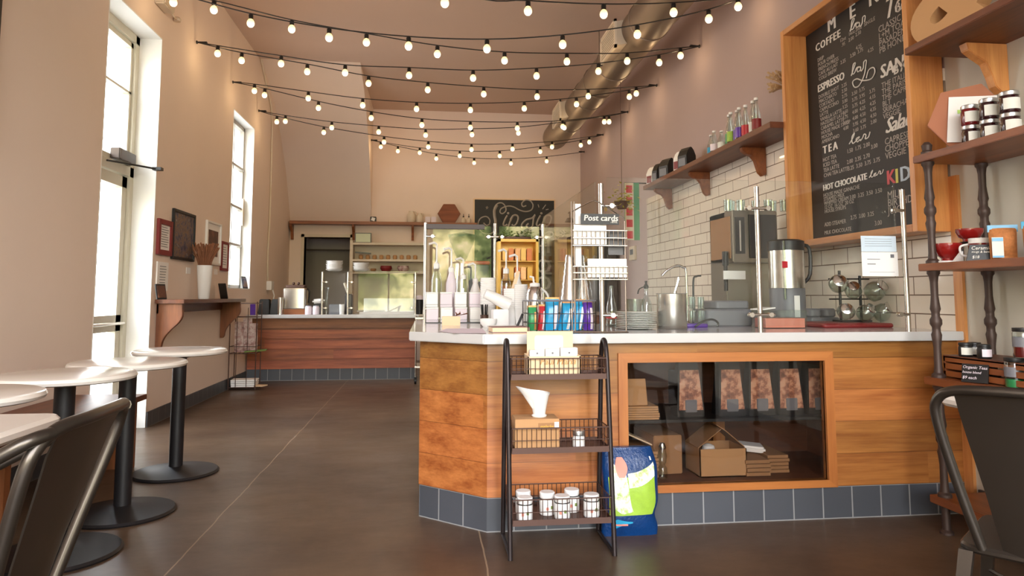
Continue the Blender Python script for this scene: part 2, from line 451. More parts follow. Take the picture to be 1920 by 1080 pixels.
M['jamred'] = plain('red_jam', (104, 18, 20), .12, var=.2, coat=.6)
M['label'] = plain('jar_label', (222, 222, 214), .7, var=.03)
M['grey_plastic'] = plain('grey_plastic', (110, 110, 116), .45, var=.08)
M['screen_dark'] = plain('dark_panel', (66, 64, 64), .3, .3, var=.1)
M['brass'] = plain('brass_knob', (180, 140, 80), .3, .9)
M['ivory'] = plain('ivory_plastic', (214, 200, 180), .5, var=.03)
M['aluminium'] = plain('silver_lid', (200, 200, 200), .3, .9)
M['coffee'] = plain('coffee_beans', (58, 34, 24), .6, var=.3, scale=60)
M['snack'] = plain('roasted_snack', (178, 112, 60), .7, var=.5, scale=70, bump=.5)
M['lightblue'] = plain('pale_blue_print', (120, 178, 214), .5, var=.1)
M['darkblue'] = plain('dark_blue_sack', (8, 52, 104), .3, var=.3, scale=14, bump=.7)
M['lime'] = plain('lime_print', (150, 186, 62), .35, var=.25, scale=30, bump=.4)
M['salmon'] = plain('salmon_print', (232, 138, 120), .5, var=.1)
M['aqua'] = plain('aqua_print', (40, 150, 190), .5, var=.05)
M['yellow'] = plain('yellow_enamel', (238, 186, 62), .4, var=.08)
M['orange'] = plain('orange_print', (220, 124, 42), .5, var=.2, scale=20)
M['copper'] = None

def art(name, cols, scale=9, dist=1.5):
    m, nt, b = base(name)
    n = _noise(nt, _obj(nt), scale, 5, .7)
    r = nt.nodes.new('ShaderNodeValToRGB'); nt.links.new(n, r.inputs[0]); r.color_ramp.interpolation = 'LINEAR'
    els = r.color_ramp.elements
    for i, (p, c) in enumerate(cols):
        e_ = els[i] if i < 2 else els.new(p)
        e_.position = p; e_.color = srgb(*c)
    nt.links.new(r.outputs[0], b.inputs['Base Color']); b.inputs['Roughness'].default_value = .5
    return m
M['copper'] = art('coffee_bag_print', [(.36, (96, 54, 40)), (.6, (206, 158, 128)), (.46, (150, 96, 72)), (.52, (196, 140, 108))], 14)
M['crinkle'] = art('crinkled_white_print', [(.4, (170, 196, 110)), (.62, (238, 240, 236)), (.48, (214, 222, 190)), (.54, (236, 238, 232))], 26)
M['painting'] = art('abstract_painting', [(.35, (34, 30, 44)), (.7, (196, 186, 160)), (.45, (86, 82, 104)), (.52, (132, 104, 70)), (.6, (64, 60, 84))], 12)
M['painting2'] = art('brown_painting', [(.3, (60, 34, 24)), (.7, (150, 96, 70)), (.5, (88, 52, 38))], 7)
M['magazine'] = art('magazine_print', [(.32, (80, 60, 60)), (.7, (214, 190, 186)), (.45, (170, 130, 126)), (.55, (196, 176, 172))], 15)

# floor: sealed concrete with two saw joints (at x = -1.0 and x = 0.25)
m, nt, b = base('sealed_concrete')
pos = _geo(nt); sep = nt.nodes.new('ShaderNodeSeparateXYZ'); nt.links.new(pos, sep.inputs[0])
n1 = _noise(nt, pos, .7, 5, .6); n2 = _noise(nt, _map(nt, pos, (1.0, 1.8, 1)), 2.2, 7, .72); n3 = _noise(nt, pos, 22, 3)
fr_ = nt.nodes.new('ShaderNodeMapRange'); fr_.inputs[1].default_value = .36; fr_.inputs[2].default_value = .66; nt.links.new(n1, fr_.inputs[0])
col = _mix(nt, fr_.outputs[0], srgb(58, 42, 32), srgb(112, 90, 68))
col = _mix(nt, _math(nt, 'MULTIPLY', n2, .6), col, srgb(54, 38, 30))
col = _mix(nt, _math(nt, 'MULTIPLY', n3, .2), col, srgb(132, 108, 86))
wob = _math(nt, 'MULTIPLY', _math(nt, 'SUBTRACT', _noise(nt, pos, 3, 3), .5), .03)
j = None
for x0 in (-1.0, .25):
    d = _math(nt, 'LESS_THAN', _math(nt, 'ABSOLUTE', _math(nt, 'SUBTRACT', _math(nt, 'ADD', sep.outputs[0], wob), x0)), .0035)
    j = d if j is None else _math(nt, 'MAXIMUM', j, d)
col = _mix(nt, _math(nt, 'MULTIPLY', j, .55), col, srgb(176, 150, 120))
nt.links.new(col, b.inputs['Base Color'])
rr = nt.nodes.new('ShaderNodeMapRange'); nt.links.new(n2, rr.inputs[0]); rr.inputs[3].default_value = .22; rr.inputs[4].default_value = .5
nt.links.new(rr.outputs[0], b.inputs['Roughness'])
_bump(nt, b, n2, .08, .01)
M['floor'] = m

# ------------------------------------------------------------------ room
XL, XR, YB, YF, ZC = -2.3, 2.70, 12.22, -2.6, 4.32
DY0, DY1, DZ = 5.25, 6.28, 3.31                    # glazed door opening
WY0, WY1, WZ0, WZ1 = 8.57, 9.60, 1.17, 3.31        # window opening
TH = .32
struct(MB().box(XL - .6, XR + .3, YF - .2, YB + 1.9, -.12, 0).build('floor', M['floor'], smooth=False))
struct(MB().box(XL - .6, XR + .3, YF - .2, YB + .2, ZC, ZC + .15).build('ceiling', M['ceil'], smooth=False))
w = MB()
for y0, y1, z0, z1 in ((YF, DY0, 0, ZC), (DY0, DY1, DZ, ZC), (DY1, WY0, 0, ZC), (WY0, WY1, 0, WZ0), (WY0, WY1, WZ1, ZC), (WY1, YB + .2, 0, ZC)):
    w.box(XL - TH, XL, y0, y1, z0, z1)
struct(w.build('wall_left', M['wall'], smooth=False))
def reveal(name, y0, y1, z0, z1, floor=True):
    t = .012; w = MB(); x0, x1 = XL - TH, XL + .001
    w.box(x0, x1, y1 - t, y1, z0, z1); w.box(x0, x1, y0, y0 + t, z0, z1); w.box(x0, x1, y0, y1, z1 - t, z1)
    if floor: w.box(x0, x1 + .0, y0, y1, z0, z0 + t)
    return struct(w.build(name, M['reveal'], smooth=False))
reveal('trim_1', DY0, DY1, 0, DZ, False)
reveal('trim_2', WY0, WY1, WZ0, WZ1)
# right wall: painted, tiled between the back corner and the menu board
TY0, TY1, TZ = 3.335, 8.4, 2.28
struct(MB().box(XR, XR + .2, 3.335, YB + .2, 0, ZC).build('wall_right', M['wall_mauve'], smooth=False))
struct(MB().box(XR, XR + .2, YF, 3.335, 0, ZC).build('wall_right_front', M['wall_white'], smooth=False))
struct(MB().box(XR - .012, XR, TY0, TY1, 0, TZ).build('trim_3', M['tile'], smooth=False))
struct(MB().box(XR - .016, XR, 3.275, TY0, .0, 1.70).build('trim_4', M['wood_v'], smooth=False))
# back wall with a doorway and a recess for the open shelves
DX0, DX1, DTOP = -2.06, -1.30, 2.08
w = MB()
w.box(XL, DX0, YB, YB + .2, 0, ZC); w.box(DX0, DX1, YB, YB + .2, DTOP, ZC); w.box(DX1, XR, YB, YB + .2, 0, ZC)
struct(w.build('wall_back', M['wall'], smooth=False))
w = MB(); w.box(XL - .2, -.9, YB + 1.6, YB + 1.7, 0, 2.5); w.box(XL - .3, XL - .2, YB + .2, YB + 1.7, 0, 2.5); w.box(-.9, -.8, YB + .2, YB + 1.7, 0, 2.5)
w.box(XL - .3, -.8, YB + .2, YB + 1.7, 2.4, 2.5); w.box(XL - .2, -.9, YB + 1.1, YB + 1.6, 1.95, 2.4)
struct(w.build('wall_back_passage', plain('passage_paint', (190, 178, 170), .9, var=.04), smooth=False))
w = MB(); t = .05
w.box(DX0 - t, DX0, YB - .02, YB + .2, 0, DTOP + t); w.box(DX1, DX1 + t, YB - .02, YB + .2, 0, DTOP + t); w.box(DX0 - t, DX1 + t, YB - .02, YB + .2, DTOP, DTOP + t)
struct(w.build('trim_5', M['ivory'], smooth=False))
# sloping soffit above the doorway
prof = [(9.75, ZC), (10.3, 4.17), (10.8, 3.93), (11.25, 3.6), (11.7, 3.15), (12.0, 2.72), (YB, 2.36), (YB, ZC)]
struct(MB().prism(prof, 'x', XL, -.95).build('wall_soffit', M['wall'], smooth=True))
# slate skirting
struct(MB().box(XL, XL + .012, DY1, YB, 0, .125).build('baseboard_left', M['slate_y'], smooth=False))
struct(MB().box(XL, XL + .012, YF, DY0, 0, .125).build('baseboard_left_near', M['slate_y'], smooth=False))
struct(MB().box(XR - .014, XR, YF, 3.25, 0, .14).build('baseboard_right', M['slate_y'], smooth=False))
# dark upright trim on the near left wall
struct(MB().box(XL, XL + .05, 3.55, 3.92, 1.9, ZC).build('trim_6', plain('dark_trim', (38, 30, 28), .6), smooth=False))
# front wall behind the camera with shop windows
w = MB(); FW = [(-2.1, -.2, .35, 3.8), (.05, 2.4, .35, 3.8)]
w.box(XL - .3, -2.1, YF - .2, YF, 0, ZC); w.box(-.2, .05, YF - .2, YF, 0, ZC); w.box(2.4, XR + .2, YF - .2, YF, 0, ZC)
for x0, x1, z0, z1 in FW: w.box(x0, x1, YF - .2, YF, 0, z0); w.box(x0, x1, YF - .2, YF, z1, ZC)
struct(w.build('wall_front', M['wall'], smooth=False))
for i, (x0, x1, z0, z1) in enumerate(FW):
    w = MB()
    for xa, xb in ((x0, x0 + .05), (x1 - .05, x1), ((x0 + x1) / 2 - .025, (x0 + x1) / 2 + .025)): w.box(xa, xb, YF - .14, YF - .08, z0, z1)
    for za in (z0, z1 - .05, 2.5): w.box(x0, x1, YF - .14, YF - .08, za, za + .05)
    struct(w.build('window_%d' % (i + 2), M['black'], smooth=False))
    window_portal('front_window_portal', ((x0 + x1) / 2, YF - .19, (z0 + z1) / 2), (math.pi / 2, 0, 0), x1 - x0, z1 - z0)
window_portal('door_portal', (XL - TH - .05, (DY0 + DY1) / 2, DZ / 2), (0, -math.pi / 2, 0), DZ, DY1 - DY0)
window_portal('window_portal', (XL - TH - .05, (WY0 + WY1) / 2, (WZ0 + WZ1) / 2), (0, -math.pi / 2, 0), WZ1 - WZ0, WY1 - WY0)
# outdoors: pavement, a grey clapboard house across the side alley, greenery in front of the shop
struct(MB().box(-14, 14, -22, YF - .25, -.3, -.14).box(-14, XL - .62, YF - .25, 24, -.3, -.14).build('ground', plain('pavement', (150, 146, 140), .9), smooth=False))

# glazed door
XG = XL - .26
frame_m = plain('door_frame_cream', (214, 208, 190), .5, var=.03)
w = MB(); y0, y1 = DY0 + .012, DY1 - .012; g0, g1 = XG, XG + .06
for a, bq in ((y0, y0 + .07), (y1 - .07, y1)): w.box(g0 - .01, g1 + .02, a, bq, 0, DZ - .012)
for a, bq in ((2.08, 2.16), (DZ - .08, DZ - .012)): w.box(g0 - .01, g1 + .02, y0, y1, a, bq)
door = struct(w.build('door_1', frame_m, smooth=False))
w = MB(); a0, a1 = y0 + .075, y1 - .075
w.box(g0, g1, a0, a0 + .09, .02, 2.07); w.box(g0, g1, a1 - .09, a1, .02, 2.07)
for z in ((.02, .2), (.80, .93), (1.98, 2.07)): w.box(g0, g1, a0, a1, z[0], z[1])
w.build('door_leaf', frame_m, door, smooth=False)
w = MB(); w.box(g0, g1, a0, a0 + .04, 2.17, DZ - .09); w.box(g0, g1, a1 - .04, a1, 2.17, DZ - .09); w.box(g0, g1, a0, a1, 2.17, 2.21); w.box(g0, g1, a0, a1, DZ - .13, DZ - .09); w.box(g0, g1, a0, a1, 2.78, 2.80)
w.build('transom_sash', frame_m, door, smooth=False)
MB().box(g0 + .025, g0 + .032, a0, a1, .05, 2.05).box(g0 + .025, g0 + .032, a0, a1, 2.2, DZ - .1).build('door_glass', M['glass'], door, smooth=False)
MB().tube([(g1 + .05, a0 + .06, .865), (g1 + .05, a1 - .06, .865)], .012).build('push_bar', M['steel'], door)
c = MB(); c.box(g1 + .0, g1 + .075, y1 - .42, y1 - .1, 2.17, 2.26)
closer = c.build('door_closer', plain('closer_bronze', (66, 54, 46), .4, .5), door, smooth=False, bevel=.006)
MB().tube([(g1 + .06, y1 - .6, 2.12), (g1 + .09, y1 - .3, 2.15), (g1 + .24, y1 - .06, 2.15)], .008).box(g1 + .2, g1 + .27, y1 - .09, y1 - .03, 2.14, 2.165).build('closer_arm', M['black'], closer)
# side window
w = MB(); x0, x1 = XL - .17, XL - .12; y0, y1 = WY0 + .012, WY1 - .012
for a in (y0, y1 - .045): w.box(x0, x1, a, a + .045, WZ0, WZ1)
for a in (WZ0 + .012, WZ1 - .06, ): w.box(x0, x1, y0, y1, a, a + .045)
for a in (1.72, 2.2, 2.72): w.box(x0 - .005, x1 + .01, y0, y1, a, a + .03)
ym = (y0 + y1) / 2; w.box(x0, x1, ym - .012, ym + .012, WZ0, WZ1)
win = struct(w.build('window_1', plain('window_frame_grey', (176, 170, 160), .5), smooth=False))
MB().box(x0 + .02, x0 + .026, y0, y1, WZ0 + .02, WZ1 - .02).build('window_glass', M['glass'], win, smooth=False)
MB().box(x1 + .01, x1 + .03, y1 - .09, y1 - .02, 2.0, 2.35).build('window_latch', M['ivory'], win, smooth=False)

# ------------------------------------------------------------------ counters
CT, CB, KT = .905, .86, .155          # worktop top / underside, top of slate kick
fc = thing('service_counter', 'L-shaped honey wood service counter on a slate tile kick with a glazed display bay', 'counter', (1.3, 3.6, 0))
w = MB(); t = .03
bay = (.955, 1.955, .19, .765)        # display bay opening x0,x1,z0,z1
A, B, R_ = (-.03, 3.62), (.285, 3.335), 2.695
def wall_seg(mb, p, q, z0, z1, th=.03, mat=0):
    p, q = Vector((p[0], p[1])), Vector((q[0], q[1])); d = (q - p).normalized(); n = Vector((-d.y, d.x)) * th
    mb.loft([[(a.x, a.y, z) for a in (p, q, q + n, p + n)] for z in (z0, z1)], mat)
w.box(B[0], bay[0], B[1], B[1] + t, KT, CB); w.box(bay[1], R_, B[1], B[1] + t, KT, CB)
w.box(bay[0], bay[1], B[1], B[1] + t, KT, bay[2]); w.box(bay[0], bay[1], B[1], B[1] + t, bay[3], CB)
wall_seg(w, A, B, KT, CB); w.box(A[0], A[0] + t, A[1], 5.38, KT, CB); w.box(A[0], .95, 5.35, 5.38, KT, CB)
w.build('front_panel', M['wood_front'], fc, smooth=False)
w = MB(); w.box(B[0], R_, B[1] + .004, B[1] + .02, 0, KT); w.build('kick', M['slate_x'], fc, smooth=False)
w = MB(); wall_seg(w, (A[0] + .003, A[1] + .003), (B[0], B[1] + .004), 0, KT); w.build('kick', M['slate_d'], fc, smooth=False)
w = MB(); w.box(A[0] + .004, A[0] + .02, A[1], 5.38, 0, KT); w.build('kick', M['slate_y'], fc, smooth=False)
w = MB(); poly = [(-.085, 3.60), (.262, 3.285), (R_, 3.285), (R_, 4.5), (1.0, 4.5), (1.0, 5.42), (-.085, 5.42)]
w.prism(poly, 'z', CB, CT); w.build('worktop', M['white_top'], fc, smooth=False, bevel=.004)
# display bay
x0, x1, z0, z1 = bay; yb = 3.95
xi0, xi1, zi = .85, 2.2, .84
w = MB(); w.box(xi0 - .02, xi0, B[1] + t, yb, z0, zi); w.box(xi1, xi1 + .02, B[1] + t, yb, z0, zi); w.box(xi0 - .02, xi1 + .02, yb, yb + .02, z0 - .02, zi)
w.box(xi0 - .02, xi1 + .02, B[1] + t, yb, z0 - .02, z0); w.box(xi0 - .02, xi1 + .02, B[1] + t, yb, zi, zi + .015)
w.build('bay_lining', M['cab_in'], fc, smooth=False)
MB().box(1.62, 1.69, yb - .03, yb, z0, .45).build('bay_upright', M['wood_vx'], fc, smooth=False)
w = MB(); w.box(xi0, xi1, B[1] + .085, yb, .462, .476); w.build('bay_shelf', M['black'], fc, smooth=False)
yf = B[1]; f = .045
for pl in ([(x0 - f, z1 + f), (x1 + f, z1 + f), (x1, z1), (x0, z1)], [(x0 - f, z0 - f + .01), (x1 + f, z0 - f + .01), (x1, z0), (x0, z0)]): MB().prism(pl, 'y', yf - .016, yf + .01).build('bay_trim', M['trim_wood'], fc, smooth=False)
for pl in ([(x0 - f, z1 + f), (x0, z1), (x0, z0), (x0 - f, z0 - f + .01)], [(x1 + f, z1 + f), (x1, z1), (x1, z0), (x1 + f, z0 - f + .01)]): MB().prism(pl, 'y', yf - .016, yf + .01).build('bay_trim', M['trim_wood_v'], fc, smooth=False)
MB().box(x0, x1, yf + .012, yf + .017, z0, z1).build('bay_glass', M['bay_glass'], fc, smooth=False)

# contents of the bay
def bag(x, y, z, n):
    t_ = local_thing('coffee_bag', n, 'coffee bag', (x, y, z), 0, 'coffee bags in a row in the counter bay')
    return t_
def build_bag(t_, W=.142, D=.10, Ht=.29):
    w = MB()
    w.loft([[(-W / 2, 0, 0), (W / 2, 0, 0), (W / 2, D, 0), (-W / 2, D, 0)], [(-W / 2, .0, .04), (W / 2, .0, .04), (W / 2, D, .04), (-W / 2, D, .04)],
            [(-W / 2 * .80, .018, Ht * .75), (W / 2 * .80, .018, Ht * .75), (W / 2 * .80, D - .02, Ht * .75), (-W / 2 * .80, D - .02, Ht * .75)],
            [(-W / 2 * .68, .032, Ht), (W / 2 * .68, .032, Ht), (W / 2 * .68, D - .035, Ht), (-W / 2 * .68, D - .035, Ht)]])
    w.build('bag_body', M['black'], t_, smooth=False, bevel=.003)
    w = MB(); q = []
    w.add([(-W * .44, -.0015, .035), (W * .44, -.0015, .035), (W * .345, .0155, Ht * .8), (-W * .345, .0155, Ht * .8)], [(0, 1, 2, 3)])
    w.add([(-W * .44, -.0035, .035), (W * .44, -.0035, .035), (W * .345, .0135, Ht * .8), (-W * .345, .0135, Ht * .8)], [(0, 1, 2, 3)])
    w.build('copper_front', M['copper'], t_, smooth=False)
    MB().cbox((0, -.003, .055), (.062, .006, .062)).build('blank_label', M['grey_plastic'], t_, smooth=False, bevel=.003)
wd = ['leftmost, standing apart beside the dark gap', 'second from the left, in the middle of the bay', 'third from the left, over the open carton', 'fourth from the left', 'rightmost, cut by the bay trim']
bxs = [at_y(px, 780, 3.48).x for px in (1296, 1374, 1430, 1485, 1539)]
g0 = None
for i, x in enumerate(bxs):
    lab = 'copper-fronted coffee bag, ' + wd[i]
    if g0 is None: g0 = bag(x, 3.48, .4765, lab); build_bag(g0)
    else: dup(g0, (x, 3.48, .4765), lab)
# black side box between the bags and the cardboard
tag(MB().cbox((1.345, 3.70, .58), (.05, .2, .20)).build('black_carton', M['black'], None, smooth=False, bevel=.003), 'narrow black carton standing between the first two coffee bags', 'box')
def card_stack(x0, x1, y0, y1, z, n, lab, th=.011, mat='kraft', grp='flat cardboard in the counter bay'):
    for i in range(n):
        dx = random.uniform(-.006, .006); 
        o = MB().cbox(((x0 + x1) / 2 + dx, (y0 + y1) / 2, z + th * (i + .5)), (x1 - x0, y1 - y0, th * .82), rz=random.uniform(-.02, .02)).build('cardboard_sheet', M[mat], None, smooth=False)
        tag(o, ORD(i, n) + ' ' + lab, 'cardboard', grp)
card_stack(.965, 1.145, 3.43, 3.62, .4765, 6, 'flat cardboard sheet of the pile under the leaning cardboard square', .011)
tag(MB().cbox((1.03, 3.47, .606), (.125, .012, .13), rx=-.22, rz=.05).build('cardboard_square', M['kraft'], None, smooth=False, bevel=.002), 'square of cardboard leaning upright on the pile at the left of the bay shelf', 'cardboard')
tag(MB().cbox((.99, 3.60, .60), (.06, .05, .28)).build('small_carton', M['kraft_light'], None, smooth=False, bevel=.002), 'small pale carton behind the leaning cardboard square in the bay', 'box')
card_stack(.965, 1.14, 3.45, 3.75, .192, 8, 'flat cardboard sheet of the left pile on the bay floor', .016)
tag(MB().cbox((1.075, 3.6, .362), (.17, .14, .007), ry=.42).build('cardboard_flap', M['kraft_light'], None, smooth=False), 'loose tilted cardboard flap lying on the low pile at the left of the bay floor', 'cardboard')
t_ = local_thing('glass_jug', 'narrow chrome lidded glass jug standing beside the cardboard on the bay floor', 'jug', (1.162, 3.45, .1905))
MB().lathe([(.02, 0), (.024, .01), (.022, .05), (.012, .065), (.02, .08), (.024, .11), (.016, .14)], (0, 0, 0), 16).build('jug_body', M['jarglass'], t_)
MB().lathe([(.018, .14), (.02, .15), (.012, .17), (.004, .172)], (0, 0, 0), 16).build('lid', M['chrome'], t_)
# open kraft carton
t_ = local_thing('open_carton', 'open kraft carton with raised gable flaps, front and centre on the bay floor', 'box', (at_y(1357, 880, 3.43).x, 3.43, .192))
w = MB(); W, D, Hc = .243, .2, .135; th = .005
w.box(-W / 2, W / 2, 0, th, 0, Hc); w.box(-W / 2, W / 2, D - th, D, 0, Hc); w.box(-W / 2, -W / 2 + th, 0, D, 0, Hc); w.box(W / 2 - th, W / 2, 0, D, 0, Hc); w.box(-W / 2, W / 2, 0, D, 0, th)
w.build('carton_body', M['kraft'], t_, smooth=False)
w = MB(); w.prism([(-W / 2, Hc), (0, Hc + .09), (0, Hc + .094), (-W / 2, Hc + .005)], 'y', .02, D); w.build('flap', M['kraft_dark'], t_, smooth=False)
w = MB(); w.prism([(W / 2, Hc), (.02, Hc + .085), (-.02, Hc + .11), (-.02, Hc + .115), (.02, Hc + .09), (W / 2, Hc + .005)], 'y', .02, D); w.build('flap', M['kraft_dark'], t_, smooth=False)
tag(MB().lathe([(.03, 0), (.035, .02), (.03, .04), (.01, .05)], (1.44, 3.55, .28), 10).build('crumpled_paper', M['paper'], None), 'crumpled white paper inside the open kraft carton', 'paper')
tag(MB().cbox((1.205, 3.66, .288), (.15, .3, .19), rz=.05).build('brown_carton', M['kraft_dark'], None, smooth=False, bevel=.004), 'closed brown carton in shadow behind the open kraft carton, left side', 'box')
card_stack(1.585, 1.71, 3.42, 3.7, .192, 4, 'folded carton of the pile right beside the open carton', .02, 'kraft_dark')
card_stack(1.72, 1.83, 3.47, 3.72, .192, 5, 'folded carton of the rightmost pile on the bay floor', .018, 'kraft_dark')
tag(MB().cbox((1.68, 3.6, .298), (.15, .13, .03), ry=.08, rz=-.3).build('folded_cloth', M['paper'], None, smooth=True, bevel=.01), 'folded white cloth lying on the cartons at the right of the bay floor', 'cloth')

# far counter along the back of the aisle
YK = 9.5
fr = thing('back_counter', 'far counter with reddish plank front and white top across the end of the aisle', 'counter', (-1.2, 9.8, 0))
w = MB()
for k in range(5):
    za, zb_ = .15 + .13 * k, .15 + .13 * (k + 1); w.prism([(YK - .014, za), (YK - .011, za + .012), (YK + .002, zb_), (YK + .04, zb_), (YK + .04, za)], 'x', XL + .014, -.14)
w.box(-.17, -.14, YK + .04, YK + .7, .15, .80); w.build('front_panel', M['wood_far'], fr, smooth=False)
MB().box(XL + .014, -.15, YK + .01, YK + .6, 0, .15).build('kick', M['slate_x'], fr, smooth=False)
MB().box(XL + .003, -.10, YK - .05, YK + .75, .80, .845).build('worktop', M['white_top'], fr, smooth=False, bevel=.004)
FT = .845
# side counter along the tiled wall
sc_ = thing('wall_counter', 'long low worktop under the tiled wall that carries the brewing machines', 'counter', (2.4, 6.6, 0))
MB().box(2.06, 2.68, 4.52, 9.0, .12, .86).build('cabinet', M['cab_in'], sc_, smooth=False)
MB().box(2.02, 2.685, 4.52, 9.05, .86, .90).build('worktop', M['steel'], sc_, smooth=False)

# ------------------------------------------------------------------ glass screens
scr = thing('glass_screen', 'clear glass sneeze guard on steel posts around the service counter', 'glass screen', (1.5, 3.6, CT))
def post(mb_parent, x, y, z0, z1, arms, clamp_z=(1.52, .99), rad=.0125):
    MB().tube([(x, y, z0), (x, y, z1)], rad, 14).build('post', M['steel'], mb_parent)
    for dx, dy in arms:
        for z in clamp_z:
            w = MB()
            w.tube([(x, y - .012, z), (x + dx * .07, y - .012 + dy * .07, z)], .0075, 10)
            w.tube([(x + dx * .05, y + dy * .05 - .022, z), (x + dx * .05, y + dy * .05 + .004, z)], .012, 12)
            w.build('clamp', M['steel'], mb_parent)
YG = 3.365
for x, arms in ((.84, ((1, 0), )), (1.64, ((1, 0), (-1, 0))), (2.43, ((-1, 0),))): post(scr, x, YG - .02, CT, 1.63, arms)
for x, arms in ((-.012, ((1, 0),)), (.50, ((1, 0), (-1, 0))), (.86, ((-1, 0),))): post(scr, x, 5.2, CT, 1.62, arms)
for x0, x1 in ((.875, 1.61), (1.67, 2.40)): MB().box(x0, x1, YG - .005, YG + .005, .935, 1.665).build('glass_panel', M['screen'], scr, smooth=False)
for x0, x1 in ((.02, .47), (.53, .83)): MB().box(x0, x1, 5.195, 5.205, .935, 1.60).build('glass_panel', M['screen'], scr, smooth=False)
MB().box(.845, .855, 3.50, 5.1, .935, 1.665).build('glass_panel', M['screen'], scr, smooth=False)
MB().box(-.01, .42, 5.18, 5.22, 1.575, 1.61).build('header_rail', M['rackmetal'], scr, smooth=False)
scf = thing('low_glass_screen', 'low glass guard with a glass shelf on the far counter', 'glass screen', (-1, 9.6, FT))
for px in (604, 652, 779):
    p = at_y(px, 560, YK + .05); post(scf, p.x, YK + .05, FT, 1.40, ((1, 0),) if px < 700 else ((-1, 0),), (1.27, .93), .014)
p0, p1, p2 = [at_y(px, 560, YK + .05).x for px in (604, 652, 779)]
MB().box(p0 + .03, p1 - .03, YK + .045, YK + .055, .88, 1.39).build('glass_panel', M['screen'], scf, smooth=False)
MB().box(p1 + .03, p2 - .03, YK + .045, YK + .055, .88, 1.39).build('glass_panel', M['screen'], scf, smooth=False)
MB().box(p0, p2 + .05, YK - .06, YK + .28, 1.40, 1.412).build('glass_shelf', M['screen'], scf, smooth=False)

# ------------------------------------------------------------------ string lights
def cable(bulbs, left, right, label, zl=3.58, zr=3.57):
    """left/right hooks (x,y); bulbs are pixel centres on the cable's own vertical plane"""
    L = Vector((left[0], left[1], left[2] if len(left) > 2 else zl)); R = Vector((right[0], right[1], right[2] if len(right) > 2 else zr))
    n = Vector((R.y - L.y, L.x - R.x, 0)).normalized()
    O = Vector((0, 0, EYE)); pts = []
    for px, py in bulbs:
        r = _ray(px, py); tt = (L - O).dot(n) / r.dot(n); pts.append(O + r * tt)
    t_ = thing('string_light', label, 'string light', L, 0, 'festoon string lights across the room')
    path = [L] + [p + Vector((0, 0, .078)) for p in pts] + [R]
    MB().tube(path, .0052, 6, smooth=5).build('cable', M['black'], t_)
    d = (R - L).normalized()
    for P_, sgn in ((L, 1), (R, -1)): MB().tube([P_, P_ + d * sgn * .006, P_ + d * sgn * .012, P_ + d * sgn * .10], [.018, .018, .009, .009], 8).build('hook', M['black'], t_)
    for p in pts:
        s_ = MB().lathe([(.0165, .028), (.019, .03), (.019, .066), (.013, .074), (.006, .082)], p, 12).build('socket', M['black'], t_)
        MB().lathe([(.004, -.037), (.017, -.033), (.0275, -.02), (.031, -.004), (.028, .012), (.019, .026), (.016, .034)], p, 14).build('bulb', M['bulb'], s_)
        li = bpy.data.objects.new('bulb_filament', FIL); COL.objects.link(li); li.parent = s_; li.location = p - ORG[s_.name] + Vector((0, 0, -.004))
    return t_
LX, RX = XL + .02, XR - .02
cable([(834, 5), (990, 20), (1132, 26), (1263, 23), (1384, 12)], (LX, 4.55), (RX, 5.3), 'string light crossing nearest the camera, top edge of the photo')
cable([(325, 4), (470, 43), (617, 70), (766, 86), (913, 91), (1055, 83), (1195, 64), (1329, 35)], (LX, 5.85), (RX, 5.3), 'string light from beside the glazed door up to the near right hook')
cable([(401, 18), (547, 54), (687, 79), (820, 101), (946, 113), (1063, 115), (1176, 114), (1276, 104)], (LX, 5.85), (RX, 6.59), 'string light from beside the glazed door down to the second right hook')
cable([(408, 100), (527, 119), (647, 136), (767, 141), (887, 146), (1006, 142), (1122, 133), (1236, 117)], (LX, 7.1), (RX, 6.59), 'string light with its left hook above the framed pictures, upper strand')
cable([(453, 113), (576, 134), (691, 156), (802, 168), (907, 176), (1007, 181), (1103, 180), (1193, 175)], (LX, 7.1), (RX, 7.91), 'string light with its left hook above the framed pictures, lower strand')
cable([(477, 170), (578, 184), (680, 197), (781, 204), (882, 206), (983, 203), (1081, 195), (1180, 181)], (LX, 8.41), (RX, 7.91), 'string light hooked at the near top corner of the side window, upper strand')
cable([(496, 178), (597, 202), (696, 221), (791, 234), (882, 239), (970, 240), (1055, 237), (1133, 228)], (LX, 8.41), (RX, 9.13), 'string light hooked at the near top corner of the side window, lower strand')
cable([(535, 227), (622, 239), (710, 247), (798, 253), (885, 252), (972, 249), (1058, 239), (1142, 228)], (LX, 9.7), (RX, 9.13), 'string light with its left hook just beyond the side window, upper strand')
cable([(519, 228), (607, 248), (720, 266), (803, 275), (884, 280), (961, 279), (1035, 275), (1105, 266)], (LX, 9.7), (RX, 10.49), 'string light with its left hook just beyond the side window, lower strand')
cable([(714, 275), (787, 286), (862, 292), (937, 292), (1013, 284), (1089, 272)], (-.93, 11.62, 3.64), (RX, 10.49), 'short string light from the sloping soffit, upper strand')
cable([(746, 283), (818, 297), (889, 305), (958, 306), (1025, 302)], (-.93, 11.62, 3.64), (RX, 11.79), 'short string light from the sloping soffit, lowest strand nearest the back wall')

